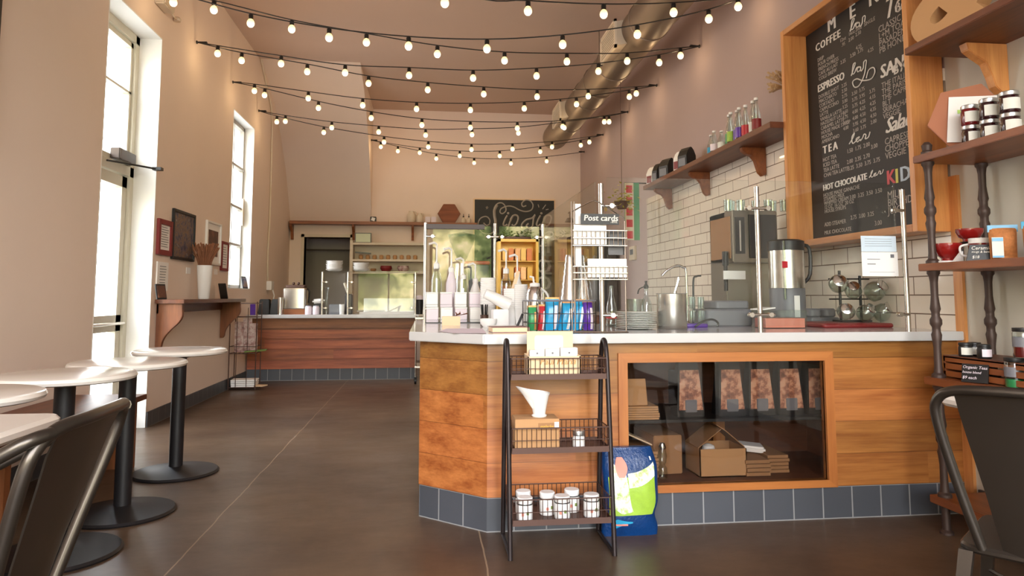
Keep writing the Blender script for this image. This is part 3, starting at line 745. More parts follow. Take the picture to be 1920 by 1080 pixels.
# ------------------------------------------------------------------ ventilation duct
d = thing('ventilation_duct', 'round galvanised air duct running along the ceiling by the right wall', 'duct', (2.06, 6, 3.48))
XD, ZD, RD = 2.06, 3.68, .2
w = MB(); ys = [-1.0]; 
rings = []
def ringy(y, r, zoff=0): return [(XD + r * math.cos(2 * math.pi * k / 36), y, ZD + zoff + r * math.sin(2 * math.pi * k / 36)) for k in range(36)]
y = -1.0
while y < 11.0:
    rings.append(ringy(y, RD)); y += .25
    if abs((y % 1.25)) < .01: rings += [ringy(y, RD), ringy(y + .004, RD + .008), ringy(y + .03, RD + .008), ringy(y + .034, RD)]
rings += [ringy(11.0, RD), ringy(11.2, RD), ringy(11.32, RD * .93), ringy(11.38, RD * .7), ringy(11.4, .02)]
w.loft(rings); w.build('duct_tube', M['duct'], d)
for i, y0 in enumerate((6.5, 9.36, 3.6)):
    w = MB(); w.loft([[(1.80, y0, 3.51), (1.80, y0 + .55, 3.51), (1.80, y0 + .55, 3.75), (1.80, y0, 3.75)], [(1.98, y0 + .03, 3.56), (1.98, y0 + .52, 3.56), (1.98, y0 + .52, 3.80), (1.98, y0 + .03, 3.80)]])
    w.box(1.796, 1.80, y0 + .02, y0 + .53, 3.52, 3.74, 1)
    nk = w.build('register_box', [M['ivory'], M['screen_dark']], d, smooth=False)
    w = MB(); x = 1.795
    for a in ((y0 - .02, y0 + .57, 3.49, 3.515), (y0 - .02, y0 + .57, 3.745, 3.77), (y0 - .02, y0 + .015, 3.49, 3.77), (y0 + .535, y0 + .57, 3.49, 3.77)): w.box(x - .012, x + .01, a[0], a[1], a[2], a[3])
    for k in range(9): w.cbox((x, y0 + .275, 3.53 + k * .026), (.012, .52, .011), ry=.6)
    w.build('grille', M['ivory'], nk, smooth=False)
for y in (5.2, 8.2): 
    MB().tube([(XD + RD * math.cos(a) * 1.02, y, ZD + RD * math.sin(a) * 1.02) for a in [math.radians(q) for q in range(0, 360, 20)]], .008, 6, closed=True).tube([(XD, y, ZD + RD), (XD, y, ZC)], .006, 6).build('hanger', M['duct'], d)

# emergency light high on the left wall
t_ = thing('emergency_light', 'white twin-lamp emergency light high on the left wall beside the glazed door', 'emergency light', at_x(298, 6, XL))
p = at_x(298, 4, XL)
MB().box(XL, XL + .09, p.y - .11, p.y + .13, p.z - .05, p.z + .12).build('housing', M['ivory'], t_, smooth=False, bevel=.01)
q = at_x(326, 36, XL); MB().tube([(XL + .05, p.y + .08, p.z), (XL + .07, p.y + .16, p.z - .06), (XL + .03, q.y, q.z)], .006, 6).lathe([(.03, 0), (.035, .02), (.02, .04)], (XL + .03, q.y, q.z - .02), 12).build('lamp_arm', M['ivory'], t_)

# ------------------------------------------------------------------ bistro tables, bench, chairs
def bistro(x, y, label, top_r=.275):
    t_ = local_thing('bistro_table', label, 'table', (x, y, 0), 0, 'round white pedestal tables along the bench')
    MB().lathe([(.0, .722), (top_r - .02, .722), (top_r - .006, .727), (top_r, .738), (top_r - .006, .75), (top_r - .02, .755), (0, .755)], (0, 0, 0), 48).build('tabletop', M['marble'], t_)
    MB().lathe([(.04, .02), (.04, .70), (.11, .712), (.11, .722)], (0, 0, 0), 24).build('column', M['blackiron'], t_)
    MB().lathe([(.0, 0), (.245, 0), (.25, .008), (.24, .018), (.10, .032), (.05, .045), (.0, .045)], (0, 0, 0), 40).build('table_base', M['blackiron'], t_)
    return t_
bistro(-1.52, 4.66, 'round white-topped black pedestal table farthest from the camera, nearest the wooden wall ledge')
bistro(-1.50, 3.84, 'round white-topped black pedestal table, second from the wooden wall ledge')
bistro(-1.53, 3.27, 'round white-topped black pedestal table, third from the wooden wall ledge')
bistro(-1.59, 2.63, 'round white-topped black pedestal table half cut off by the left edge of the photo')
t_ = thing('square_table', 'white rectangular table corner in the bottom left, beside the nearer metal chair', 'table', (-1.3, 1.85, 0))
MB().rbox(-1.72, -1.0, 1.5, 2.16, .722, .755, .05).build('tabletop', M['marble'], t_)
MB().lathe([(.045, .02), (.045, .70), (.11, .712), (.11, .722)], (-1.4, 1.85, 0), 24).build('column', M['blackiron'], t_)
MB().lathe([(.0, 0), (.245, 0), (.25, .008), (.24, .018), (.05, .045), (.0, .045)], (-1.4, 1.85, 0), 40).build('table_base', M['blackiron'], t_)
t_ = thing('bench', 'long brown wooden wall bench with upright board legs behind the white tables', 'bench', (-2.05, 3, 0))
MB().box(-2.285, -1.80, .9, 4.92, .415, .45).build('seat', M['wood_dark_y'], t_, smooth=False, bevel=.003)
for y in (4.80, 3.42, 2.1, .95): MB().box(-2.27, -1.83, y, y + .05, 0, .414).build('leg', M['bench'], t_, smooth=False, bevel=.002)
t_ = thing('corner_table', 'white tabletop seen behind the right-hand metal chair', 'table', (1.9, 1.7, 0))
MB().rbox(1.69, 2.30, 1.35, 2.22, .722, .755, .05).build('tabletop', M['marble'], t_)
MB().lathe([(.045, .02), (.045, .70), (.11, .712), (.11, .722)], (2.0, 1.8, 0), 24).build('column', M['blackiron'], t_)
MB().lathe([(.0, 0), (.245, 0), (.25, .008), (.24, .018), (.05, .045), (.0, .045)], (2.0, 1.8, 0), 40).build('table_base', M['blackiron'], t_)

def metal_chair(label, loc, rz, arms, hw=.185):
    # local frame: the chair faces +y, the back is at -y
    t_ = local_thing('metal_chair', label, 'chair', loc, rz)
    w = MB(); w.rbox(-.175, .175, -.17, .18, .435, .455, .05); w.build('seat', M['gun'], t_)
    r = .0125; hb = .12
    hoop = [(-hb, -.16, .45), (-hb - .035, -.20, .60), (-hw + .005, -.25, .77), (-hw + .012, -.268, .825), (-hw + .05, -.285, .85), (-.06, -.305, .858), (.06, -.305, .858), (hw - .05, -.285, .85), (hw - .012, -.268, .825), (hw - .005, -.25, .77), (hb + .035, -.20, .60), (hb, -.16, .45)]
    MB().tube(hoop, r, 10, smooth=5).build('back_frame', M['gun'], t_)
    w = MB(); th = .004
    rings = []
    for z, hwid, y in ((.45, .075, -.165), (.60, .10, -.205), (.74, .125, -.250), (.80, .135, -.268), (.85, .14, -.290)):
        rings.append([(-hwid, y + .004, z), (0, y - .012, z), (hwid, y + .004, z), (hwid, y + .004 + th, z), (0, y - .012 + th, z), (-hwid, y + .004 + th, z)])
    w.loft(rings); w.build('splat', M['gun'], t_)
    for sx in (-1, 1):
        for y0, y1 in ((-.15, -.23), (.15, .22)):
            w = MB(); w.loft([[(sx * .155 - .016, y0 - .016, .44), (sx * .155 + .016, y0 - .016, .44), (sx * .155 + .016, y0 + .016, .44), (sx * .155 - .016, y0 + .016, .44)],
                              [(sx * .205 - .011, y1 - .011, 0), (sx * .205 + .011, y1 - .011, 0), (sx * .205 + .011, y1 + .011, 0), (sx * .205 - .011, y1 + .011, 0)]]).build('leg', M['gun'], t_)
    MB().tube([(-.17, -.17, .30), (.17, .17, .30)], .006, 6).tube([(.17, -.17, .30), (-.17, .17, .30)], .006, 6).build('stretcher', M['gun'], t_)
    if arms:
        for sx in (-1, 1):
            MB().tube([(sx * (hw - .03), -.282, .845), (sx * (hw + .005), -.26, .838), (sx * (hw + .015), -.19, .80), (sx * (hw + .02), -.05, .735), (sx * (hw + .015), .06, .665), (sx * (hw), .12, .56), (sx * .17, .15, .45)], r * .95, 10, smooth=5).build('armrest', M['gun'], t_)
    return t_
metal_chair('gunmetal metal armchair in the bottom left corner, back towards the aisle', (-.925, 1.48, 0), math.radians(92), True, .195)
metal_chair('gunmetal metal chair in the bottom right corner, back towards the camera', (1.59, 1.69, 0), math.radians(-50), False, .19)

# ------------------------------------------------------------------ wooden wall ledge and what stands on it
LZ = 1.055
LY0, LY1, LXF = 6.36, 8.45, XL + .24
t_ = thing('wall_ledge', 'brown wooden wall ledge on two curved brackets between the door and the side window', 'shelf', (XL + .12, 7.4, .65))
MB().box(XL + .002, LXF, LY0, LY1, LZ - .035, LZ).build('ledge_board', M['wood_dark_y'], t_, smooth=False, bevel=.003)
MB().box(XL + .002, XL + .02, LY0 + .04, LY1 - .04, LZ - .12, LZ - .035).build('ledge_rail', M['wood_dark_y'], t_, smooth=False)
def scurve(x0, depth, ztop, h):
    pts = [(x0, ztop), (x0 + depth, ztop), (x0 + depth, ztop - h * .14)]
    for k in range(1, 13):
        s = k / 12; pts.append((x0 + depth * (1 - s) + depth * .22 * s + depth * .16 * math.sin(2 * math.pi * s) * (1 if s < .5 else .6), ztop - h * (.14 + .8 * s)))
    pts += [(x0 + depth * .16, ztop - h), (x0, ztop - h)]
    return pts
for y in (LY0 + .04, LY1 - .14):
    MB().prism(scurve(XL + .003, .21, LZ - .036, .40), 'y', y, y + .045).build('bracket', M['bench'], t_, smooth=False, bevel=.003)
v = at_x(382, 556, XL + .13); 
t_ = thing('tall_vase', 'tall tapered white vase of dried grass standing on the wooden ledge', 'vase', (XL + .13, v.y, LZ))
MB().lathe([(.045, 0), (.052, .01), (.072, .30), (.074, .33), (.068, .33), (.066, .30), (.04, .02)], (XL + .13, v.y, LZ), 28).build('vase_body', M['white'], t_)
w = MB()
for k in range(190):
    a = random.uniform(0, 6.28); r0 = random.uniform(0, .045); r1 = random.uniform(.02, .14); h = random.uniform(.10, .22)
    c0 = Vector((XL + .13 + r0 * math.cos(a), v.y + r0 * math.sin(a), LZ + .28)); c1 = Vector((XL + .13 + r1 * math.cos(a), v.y + r1 * math.sin(a), LZ + .33 + h))
    w.tube([c0, (c0 + c1) / 2 + Vector((0, 0, .02)), c1], [.0015, .0035, .007], 4)
g = w.build('dried_grass', M['dried'], t_); g['kind'] = 'stuff'
def small_frame(px, py, z, h, wd, lab, yaw_=0.2, art_='painting', mat='black', off=.10):
    p = at_x(px, py, XL + off)
    t2 = local_thing('photo_frame', lab, 'picture frame', (XL + off, p.y, z), yaw_)
    o = MB(); o.cbox((0, 0, h / 2 * .976 + .0015), (.012, wd, h), ry=-.22); o.build('frame', M[mat], t2, smooth=False, bevel=.002)
    MB().cbox((.008, 0, h / 2), (.004, wd * .78, h * .78), ry=-.22).build('picture', M[art_], t2, smooth=False)
small_frame(301, 556, LZ, .13, .10, 'small dark photo frame leaning at the near end of the wooden ledge', -.5, 'painting2')
small_frame(418, 556, LZ, .17, .12, 'small dark frame seen edge-on at the far end of the wooden ledge', .9)
small_frame(458, 540, WZ0 + .012, .16, .10, 'small dark ornament frame standing on the side window sill', -.4, off=-.055)

# pictures and notices on the left wall
def wall_pic(name, lab, cat, ya, yb_, z0, z1, fr_mat, fw, inner, mat_w=0, th=.025):
    t2 = thing(name, lab, cat, (XL, (ya + yb_) / 2, z0))
    w = MB(); x0, x1 = XL + .001, XL + th
    if fr_mat:
        w.box(x0, x1, ya, ya + fw, z0, z1); w.box(x0, x1, yb_ - fw, yb_, z0, z1); w.box(x0, x1, ya + fw, yb_ - fw, z0, z0 + fw); w.box(x0, x1, ya + fw, yb_ - fw, z1 - fw, z1)
        w.build('frame', M[fr_mat], t2, smooth=False, bevel=.002)
    if mat_w:
        MB().box(x0, x0 + .008, ya + fw, yb_ - fw, z0 + fw, z1 - fw).build('mount', M['paper'], t2, smooth=False)
    MB().box(x0, x0 + .011, ya + fw + mat_w, yb_ - fw - mat_w, z0 + fw + mat_w, z1 - fw - mat_w).build('picture', M[inner], t2, smooth=False)
    return t2
def notice_lines(parent, ya, yb_, z0, z1, n, x):
    w = MB()
    for k in range(n):
        z = z1 - (z1 - z0) * (k + .8) / (n + 1); s = random.uniform(.1, .3)
        w.box(x, x + .001, ya + (yb_ - ya) * .15, yb_ - (yb_ - ya) * s, z - .003, z + .003)
    w.build('printed_lines', M['grey_plastic'], parent, smooth=False)
n_ = wall_pic('wall_notice', 'printed notice in a dark red frame nearest the glazed door', 'notice', 6.33, 6.66, 1.44, 1.75, 'darkred', .045, 'paper'); notice_lines(n_, 6.38, 6.61, 1.49, 1.7, 9, XL + .013)
wall_pic('framed_painting', 'dark framed abstract painting of swirling grey and gold on the left wall', 'picture', 6.68, 7.28, 1.42, 1.88, 'black', .025, 'painting')
wall_pic('framed_picture', 'white framed brown picture behind the vase of dried grass', 'picture', 7.66, 8.18, 1.42, 1.88, 'white_plastic', .022, 'painting2', .07)
n_ = wall_pic('wall_notice', 'dark red framed notice beside the side window', 'notice', 8.22, 8.50, 1.37, 1.70, 'darkred', .03, 'paper'); notice_lines(n_, 8.26, 8.46, 1.41, 1.66, 8, XL + .013)
n_ = wall_pic('paper_sheet', 'plain white printed sheet pinned below the dark red notice by the door', 'paper', 6.36, 6.62, 1.13, 1.38, None, 0, 'paper', 0, .003); notice_lines(n_, 6.38, 6.6, 1.15, 1.36, 8, XL + .013)
tag(MB().box(XL, XL + .004, 7.12, 7.24, 1.30, 1.36).build('picture_label', M['paper'], None, smooth=False), 'small white label under the abstract painting', 'label')
tag(MB().box(XL, XL + .004, 8.02, 8.14, 1.32, 1.38).build('picture_label', M['paper'], None, smooth=False), 'small white label under the white framed picture', 'label')

# magazine rack
mx0, mx1, my0, my1 = -2.27, -1.97, 8.62, 8.86
t_ = thing('magazine_rack', 'brown wire magazine rack standing by the wall between ledge and far counter', 'rack', (-2.1, 8.75, 0))
w = MB()
for x in (mx0, mx1):
    for y in (my0, my1): w.tube([(x, y, 0), (x, y, 1.02)], .006, 6)
for x in (mx0 + .08, mx0 + .2): w.tube([(x, my0, .02), (x, my0, .95)], .004, 5)
for z in (.03, .42, .5, .84, 1.0): w.tube([(mx0, my0, z), (mx1, my0, z), (mx1, my1, z), (mx0, my1, z)], .004, 5, closed=True)
w.build('wire_frame', M['rackrust'], t_)
for z in (.025, .415):
    w = MB()
    for k in range(6): w.tube([(mx0 + .05 * (k + .5), my0, z), (mx0 + .05 * (k + .5), my1, z)], .003, 4)
    w.tube([(mx0, my0 + .02, z), (mx1, my0 + .02, z)], .003, 4); w.build('wire_shelf', M['rackrust'], t_)
for k, (x, z, h, lab) in enumerate(((-2.19, .425, .36, 'pink magazine standing at the left of the wire rack middle shelf'), (-2.10, .425, .40, 'pink magazine standing in the centre of the wire rack'), (-2.03, .425, .34, 'pink magazine standing at the right of the wire rack'), (-2.05, .86, .13, 'purple leaflet in the top of the wire rack'))):
    tag(MB().cbox((x, 8.72 + .03 * (k % 2), z + h / 2), (.10 if k < 3 else .06, .012, h), rx=.08).build('magazine', M['purple'] if k == 3 else M['magazine'], None, smooth=False, bevel=.002), lab, 'magazine', 'magazines in the wire rack')
for k in range(4):
    tag(MB().cbox((-2.11, 8.73, .04 + .022 * k), (.26 + .01 * k, .2, .018), rz=.04 * (k - 1)).build('newspaper', M['paper'], None, smooth=False, bevel=.003), ORD(k, 4) + ' white newspaper of the pile at the foot of the wire magazine rack', 'newspaper', 'newspapers at the bottom of the wire rack')
tag(MB().cbox((-1.99, 8.7, .445), (.24, .16, .012), rz=.1, ry=-.06).build('magazine', M['leaf'], None, smooth=False), 'open green-edged magazine sticking out of the right of the wire rack', 'magazine', 'magazines in the wire rack')
tag(MB().cbox((-1.95, 8.72, .038), (.16, .12, .012), rz=-.3).build('newspaper', M['kraft_light'], None, smooth=False), 'tan newspaper sliding out to the right under the wire rack', 'newspaper')

# conduit with a socket box
t_ = thing('conduit', 'thin wall conduit dropping to a white socket box beside the side window', 'conduit', (XL, 10.4, 1.2))
MB().tube([at_x(x, y, XL + .015) for x, y in ((489, 108), (500, 160), (509, 205), (510, 260), (506, 400), (502, 480), (502, 525))], .013, 8, smooth=4).build('pipe', M['ivory'], t_)
q = at_x(503, 535, XL); MB().box(XL, XL + .07, q.y - .12, q.y + .06, q.z - .07, q.z + .06).build('socket_box', M['white_plastic'], t_, smooth=False, bevel=.005)
MB().tube([(XL + .06, q.y, q.z - .05), (XL + .09, q.y, q.z - .15), (XL + .07, q.y - .1, FT + .02)], .009, 6).build('cord', M['white_plastic'], t_)

# ------------------------------------------------------------------ back wall ledge and open shelves
ZL2 = 2.335; YL = YB - .24
t_ = thing('back_ledge', 'long brown wall ledge high on the back wall carrying jugs and a hexagon', 'shelf', (-.7, YB, 2.1))
MB().box(XL + .03, .84, YL, YB - .004, ZL2 - .05, ZL2).build('ledge_board', M['wood_x'], t_, smooth=False, bevel=.003)
for px in (549, 664, 774):
    x = at_y(px, 430, YB).x
    MB().prism([(YB - .004, ZL2 - .05), (YL + .03, ZL2 - .05), (YL + .04, ZL2 - .09), (YB - .09, ZL2 - .17), (YB - .05, ZL2 - .30), (YB - .004, ZL2 - .30)], 'x', x - .02, x + .02).build('bracket', M['wood_x'], t_, smooth=False)
p = at_y(700, 412, YL + .1)
t_ = thing('cube_ornament', 'tiny black cube ornament with a white face on the back ledge', 'ornament', (p.x, YL + .1, ZL2))
MB().cbox((p.x, YL + .1, ZL2 + .045), (.1, .08, .09)).build('case', M['black'], t_, smooth=False, bevel=.006)
MB().cbox((p.x, YL + .057, ZL2 + .045), (.06, .004, .055), ry=.3).build('face', M['paper'], t_, smooth=False)
for px, h, r, lab in ((771, .20, .072, 'larger cream jug on the back ledge, left of the pair'), (787, .165, .06, 'smaller cream jug on the back ledge, right of the pair')):
    x = at_y(px, 412, YL + .12).x
    t2 = thing('jug', lab, 'jug', (x, YL + .12, ZL2), 0, 'cream jugs on the back ledge')
    MB().lathe([(r * .8, 0), (r, .02), (r, h * .65), (r * .6, h * .85), (r * .55, h), (r * .45, h)], (x, YL + .12, ZL2), 20).build('jug_body', M['ivory'], t2)
    MB().tube([(x + r * .5, YL + .12, ZL2 + h * .95), (x + r * 1.1, YL + .12, ZL2 + h * .9), (x + r * .95, YL + .12, ZL2 + h * .6)], .008, 6, smooth=3).build('handle', M['ivory'], t2)
for px, lab in ((802, 'small pale box on the back ledge, next to the jugs'), (813, 'small pale box on the back ledge, next to the hexagon')):
    x = at_y(px, 412, YL + .1).x
    tag(MB().cbox((x, YL + .1, ZL2 + .05), (.085, .07, .1)).build('small_box', M['lilac'], None, smooth=False, bevel=.004), lab, 'box', 'small pale boxes on the back ledge')
c = at_y(842, 401, YL + .15); rx = .19
pts = [(c.x + rx * math.cos(math.radians(a)), ZL2 + .165 + rx * math.sin(math.radians(a))) for a in range(0, 360, 60)]
hx = thing('wooden_hexagon', 'reddish wooden hexagon standing on the back ledge', 'ornament', (c.x, YL + .15, ZL2))
MB().prism(pts, 'y', YL + .12, YL + .15).build('hexagon_panel', M['rust'], hx, smooth=False, bevel=.004)
MB().prism([(c.x + (u - c.x) * 1.04, ZL2 + .165 + (z - ZL2 - .165) * 1.0) for u, z in pts], 'y', YL + .15, YL + .175).build('hexagon_back', M['wood_x'], hx, smooth=False)
for px, lab in ((869, 'pump bottle with dark cap on the back ledge, nearer the hexagon'), (879, 'pump bottle with dark cap on the back ledge, nearer the chalkboard')):
    x = at_y(px, 412, YL + .1).x
    t2 = thing('bottle', lab, 'bottle', (x, YL + .1, ZL2), 0, 'pump bottles on the back ledge')
    MB().lathe([(.035, 0), (.04, .01), (.04, .07), (.015, .095), (.015, .10)], (x, YL + .1, ZL2), 16).build('bottle_body', M['ivory'], t2)
    MB().lathe([(.013, .10), (.013, .12), (.005, .125), (.005, .16)], (x, YL + .1, ZL2), 10).build('cap', M['black'], t2)
# open shelf unit right of the doorway
ux0, ux1 = at_y(662, 480, YB - .3).x, at_y(800, 480, YB - .3).x
t_ = thing('open_shelf_unit', 'cream open shelf unit right of the dark doorway', 'shelf unit', ((ux0 + ux1) / 2, YB - .2, 0))
w = MB(); w.box(ux0 - .05, ux0, YB - .35, YB - .005, 0, 2.0); w.box(ux1, ux1 + .05, YB - .35, YB - .005, 0, 2.0); w.box(ux0, ux1, YB - .03, YB - .005, .5, 2.0)
w.build('shelf_side', M['ivory'], t_, smooth=False)
for pyy in (455, 486, 509):
    z = at_y(700, pyy, YB - .35).z; MB().box(ux0, ux1, YB - .35, YB - .03, z - .035, z).build('shelf_board', M['ivory'], t_, smooth=False)
z1 = at_y(700, 485, YB - .35).z; z2 = at_y(700, 508, YB - .35).z
zt = at_y(700, 455, YB - .35).z
t2 = thing('framed_card', 'green tinted sign card standing on top of the cream shelf unit', 'sign', (at_y(681, 445, YB - .25).x, YB - .25, zt))
q = at_y(681, 445, YB - .25)
MB().box(q.x - .135, q.x + .135, YB - .27, YB - .22, zt, zt + .17).build('case', M['screen_dark'], t2, smooth=False, bevel=.004)
MB().box(q.x - .12, q.x + .12, YB - .276, YB - .27, zt + .015, zt + .155).build('card', plain('pale_green_card', (206, 216, 190), .6), t2, smooth=False)
for i in range(9):
    x = ux0 + .12 + i * (ux1 - ux0 - .2) / 9
    tag(MB().lathe([(.03, 0), (.035, .01), (.035, .06), (.02, .07)], (x, YB - .22, z1), 12).build('small_pot', M['kraft'], None), ('leftmost', 'second', 'third', 'fourth', 'middle', 'sixth', 'seventh', 'eighth', 'rightmost')[i] + ' small brown pot on the upper board of the cream shelf unit', 'pot', 'small pots on the upper board of the cream shelf unit')
tag(MB().cbox((ux0 + .16, YB - .25, z1 + .10), (.26, .1, .02), ry=.06).build('tray', M['screen_dark'], None, smooth=False), 'thin dark tray lying on the pots at the left of the cream shelf unit', 'tray')
for i, (px, r, lab) in enumerate(((700, .05, 'small dark bowl at the left of the lower board of the cream shelf unit'), (724, .10, 'reddish woven basket in the middle of the lower board of the cream shelf unit'), (756, .10, 'pink woven basket at the right of the lower board of the cream shelf unit'))):
    x = at_y(px, 500, YB - .22).x
    tag(MB().lathe([(r * .7, 0), (r, r * .5), (r * .9, r * .9), (r * .8, r * .9), (r * .6, .01)], (x, YB - .22, z2), 18).build('bowl' if i == 0 else 'basket', M['darkred'] if i == 1 else M['kraft_dark'] if i == 0 else M['magazine'], None), lab, 'bowl' if i == 0 else 'basket')

# chalkboard on the back wall
p0 = at_y(890, 374, YB - .03); p1 = at_y(1039, 374, YB - .03)
bx0, bx1, bz1, bz0 = p0.x, p1.x, p0.z, .75
t_ = thing('chalkboard', 'tall black chalkboard with looping chalk lettering on the back wall', 'chalkboard', ((bx0 + bx1) / 2, YB, bz0))
MB().box(bx0, bx1, YB - .03, YB - .005, bz0, bz1).build('board', M['chalk_board'], t_, smooth=False)
w = MB(); w.box(bx0 - .02, bx0, YB - .035, YB - .002, bz0, bz1 + .02); w.box(bx1, bx1 + .02, YB - .035, YB - .002, bz0, bz1 + .02); w.box(bx0, bx1, YB - .035, YB - .002, bz1, bz1 + .02)
w.build('frame', M['kraft_light'], t_, smooth=False)
def stroke(mb, pts, r, Yp=YB - .032, smooth=5, s=9.0, ox=880.0, oy=360.0):
    P = [at_y(ox + x / s, oy + y / s, Yp) for x, y in pts]
    mb.tube(P, r, 4, smooth=smooth)
w = MB()   # stroke coordinates read from a 9x enlargement of the board
stroke(w, [(340, 545), (345, 470), (285, 415), (190, 445), (148, 540), (175, 640), (260, 705), (370, 700), (430, 640), (455, 560), (430, 460), (410, 350), (430, 250), (490, 190), (560, 190), (610, 250), (615, 320), (560, 365), (520, 340), (540, 280), (640, 240), (740, 250), (860, 310), (960, 330), (1050, 300), (1075, 220), (1030, 150), (950, 135), (885, 190), (905, 245), (960, 230)], .011)
stroke(w, [(340, 545), (290, 565), (240, 520)], .011)
stroke(w, [(430, 600), (440, 500), (425, 400), (425, 300), (470, 220)], .024)
for dx in (0, 560):
    stroke(w, [(640 + dx, 395), (600 + dx, 470), (575 + dx, 545), (600 + dx, 572), (640 + dx, 545)], .015)
    stroke(w, [(735 + dx, 400), (690 + dx, 500), (640 + dx, 640)], .017)
    stroke(w, [(690 + dx, 470), (740 + dx, 400), (800 + dx, 395), (825 + dx, 440), (800 + dx, 530), (750 + dx, 572), (715 + dx, 545)], .015)
    w.sphere(at_y(880 + (655 + dx) / 9, 360 + 360 / 9, YB - .032), .022, 8, 6)
stroke(w, [(885, 600), (890, 540), (960, 470), (1060, 440), (1110, 385), (1085, 440), (1075, 520), (1060, 590), (1000, 615), (965, 570), (1000, 530)], .015)
stroke(w, [(300, 240), (310, 285), (270, 255), (325, 255), (285, 290), (300, 240)], .006, smooth=0)
for a in (((1160, 210), (1175, 260)), ((1290, 215), (1235, 290)), ((1290, 300), (1335, 290))): stroke(w, a, .007, smooth=0)
stroke(w, [(1235, 735), (1310, 680), (1390, 680), (1410, 730), (1350, 765), (1260, 730), (1225, 745)], .011)
stroke(w, [(1310, 800), (1250, 800), (1240, 850), (1300, 860)], .010)
for s_, py, sz in (('H', 474, .36), ('O', 512, .36), ('O', 544, .36), ('H', 576, .36)):
    q = at_y(1018, py, YB - .034); add_text(w, s_, (q.x, YB - .034, q.z), (1, 0, 0), (0, 0, 1), sz, align='CENTER', bold=.014)
w.build('chalk_lettering', M['chalk_grey'], t_, smooth=False)
# small dark lamp beside the chalkboard
q = at_y(1066, 405, YB)
t_ = thing('wall_lamp', 'small dark wall lamp between the chalkboard and the back right corner', 'lamp', (q.x, YB, q.z))
MB().lathe([(.05, -.05), (.09, -.12), (.085, -.12), (.045, -.05)], (q.x, YB - .12, q.z), 16).build('shade', M['black'], t_)
MB().tube([(q.x, YB, q.z + .05), (q.x, YB - .1, q.z + .06), (q.x, YB - .12, q.z - .05)], .01, 6, smooth=3).build('arm', M['black'], t_)
# thermostat
q = at_x(1187, 475, XR - .001)
t_ = thing('thermostat', 'small ivory thermostat on the right wall beyond the tiles', 'thermostat', (XR, q.y, q.z))
MB().box(XR - .03, XR, q.y - .16, q.y + .1, q.z - .09, q.z + .09).build('body', M['ivory'], t_, smooth=False, bevel=.004)
MB().box(XR - .034, XR - .03, q.y - .1, q.y + .04, q.z - .02, q.z + .05).build('display', M['grey_plastic'], t_, smooth=False)
# dark fridge
fx0, fx1 = 2.12, 2.66
t_ = thing('fridge', 'tall dark glass-door fridge in the back right corner', 'fridge', (2.4, 10, 0))
MB().box(fx0, fx1, 9.7, 10.6, 0, 1.98).build('fridge_body', M['black'], t_, smooth=False, bevel=.01)
dd = MB().box(fx0 + .02, fx1 - .02, 9.66, 9.70, .1, 1.95).build('fridge_door', M['screen_dark'], t_, smooth=False, bevel=.005)
MB().tube([(fx0 + .06, 9.63, .9), (fx0 + .06, 9.63, 1.4)], .01, 8).build('handle', M['steel'], dd)

# ------------------------------------------------------------------ menu board in its deep wooden frame
FXm, BXm = 2.50, 2.672           # front edge of the frame, face of the board
mY0, mY1, mz0, mz1 = 3.375, 4.62, 1.455, 2.93
mt = thing('menu_board', 'chalk menu board in a deep honey wood frame on the tiled wall', 'menu board', (XR, 3.9, mz0))
for ya_, yb_ in ((mY1, mY1 + .04), (mY0 - .04, mY0)): MB().box(FXm, XR - .013, ya_, yb_, mz0 - .04, mz1 + .04).build('frame_side', M['wood_vx'], mt, smooth=False, bevel=.002)
for za_, zb_ in ((mz1, mz1 + .04), (mz0 - .04, mz0)): MB().box(FXm, XR - .013, mY0, mY1, za_, zb_).build('frame_rail', M['wood_h'], mt, smooth=False, bevel=.002)
MB().box(BXm, XR - .013, mY0, mY1, mz0, mz1).build('board', M['chalk_board'], mt, smooth=False)
def put(mb, s_, px, py, size, shear=0.0, spacing=1.0, bold=0.0, mat=0, tilt=0.0):
    q = at_x(px, py, BXm - .001)
    add_text(mb, s_, (BXm - .001, q.y, q.z), (0, -1, tilt), (0, tilt, 1), size, shear, 'LEFT', spacing, mat, bold)
def head(s_, *a, **k):
    w = MB(); put(w, s_, *a, **k); return w.build('chalk_heading', M['chalk'], mt, smooth=False)
head('M', 1551, 62, .13, bold=.010); head('E', 1592, 38, .13, bold=.010); head('N', 1628, 14, .13, bold=.010); 
head('COFFEE', 1529, 98, .075, bold=.007, spacing=1.2)
head('ESPRESSO', 1533, 174, .072, bold=.007, spacing=1.02)
head('TEA', 1543, 289, .075, bold=.008, spacing=1.5)
head('HOT CHOCOLATE', 1543, 358, .057, bold=.007)
head('Toast', 1655, 40, .17, .35, bold=.006, spacing=.9); head('BAR', 1680, 22, .065, bold=.004)
head('SANDWICH', 1650, 148, .112, .1, bold=.009); head('BAR', 1675, 141, .08, bold=.006, spacing=1.4)
head('Salad', 1659, 251, .125, .35, bold=.008, spacing=.9)
w = MB()
def rows(lst, px, py0, py1, size, spacing=1.0, slope=True):
    for i, s_ in enumerate(lst): put(w, s_, px + (i * .6), py0 + (py1 - py0) * i / max(1, len(lst) - 1), size, spacing=spacing)
rows(['DRIP', 'POUR OVER', 'FRENCH PRESS', 'CAFE AU LAIT', 'COLD BREW'], 1533, 117, 152, .037)
for s_, x, y in (('2.25', 1576, 121), ('.95', 1578, 88), ('3.50', 1594, 109), ('4.25', 1605, 94), ('3.75', 1608, 101), ('4.25', 1627, 100), ('12oz', 1575, 80), ('2.00', 1591, 79), ('2.50', 1604, 69), ('16oz', 1591, 68), ('20oz', 1604, 60), ('SINGLE', 1620, 50)): put(w, s_, x, y, .034)
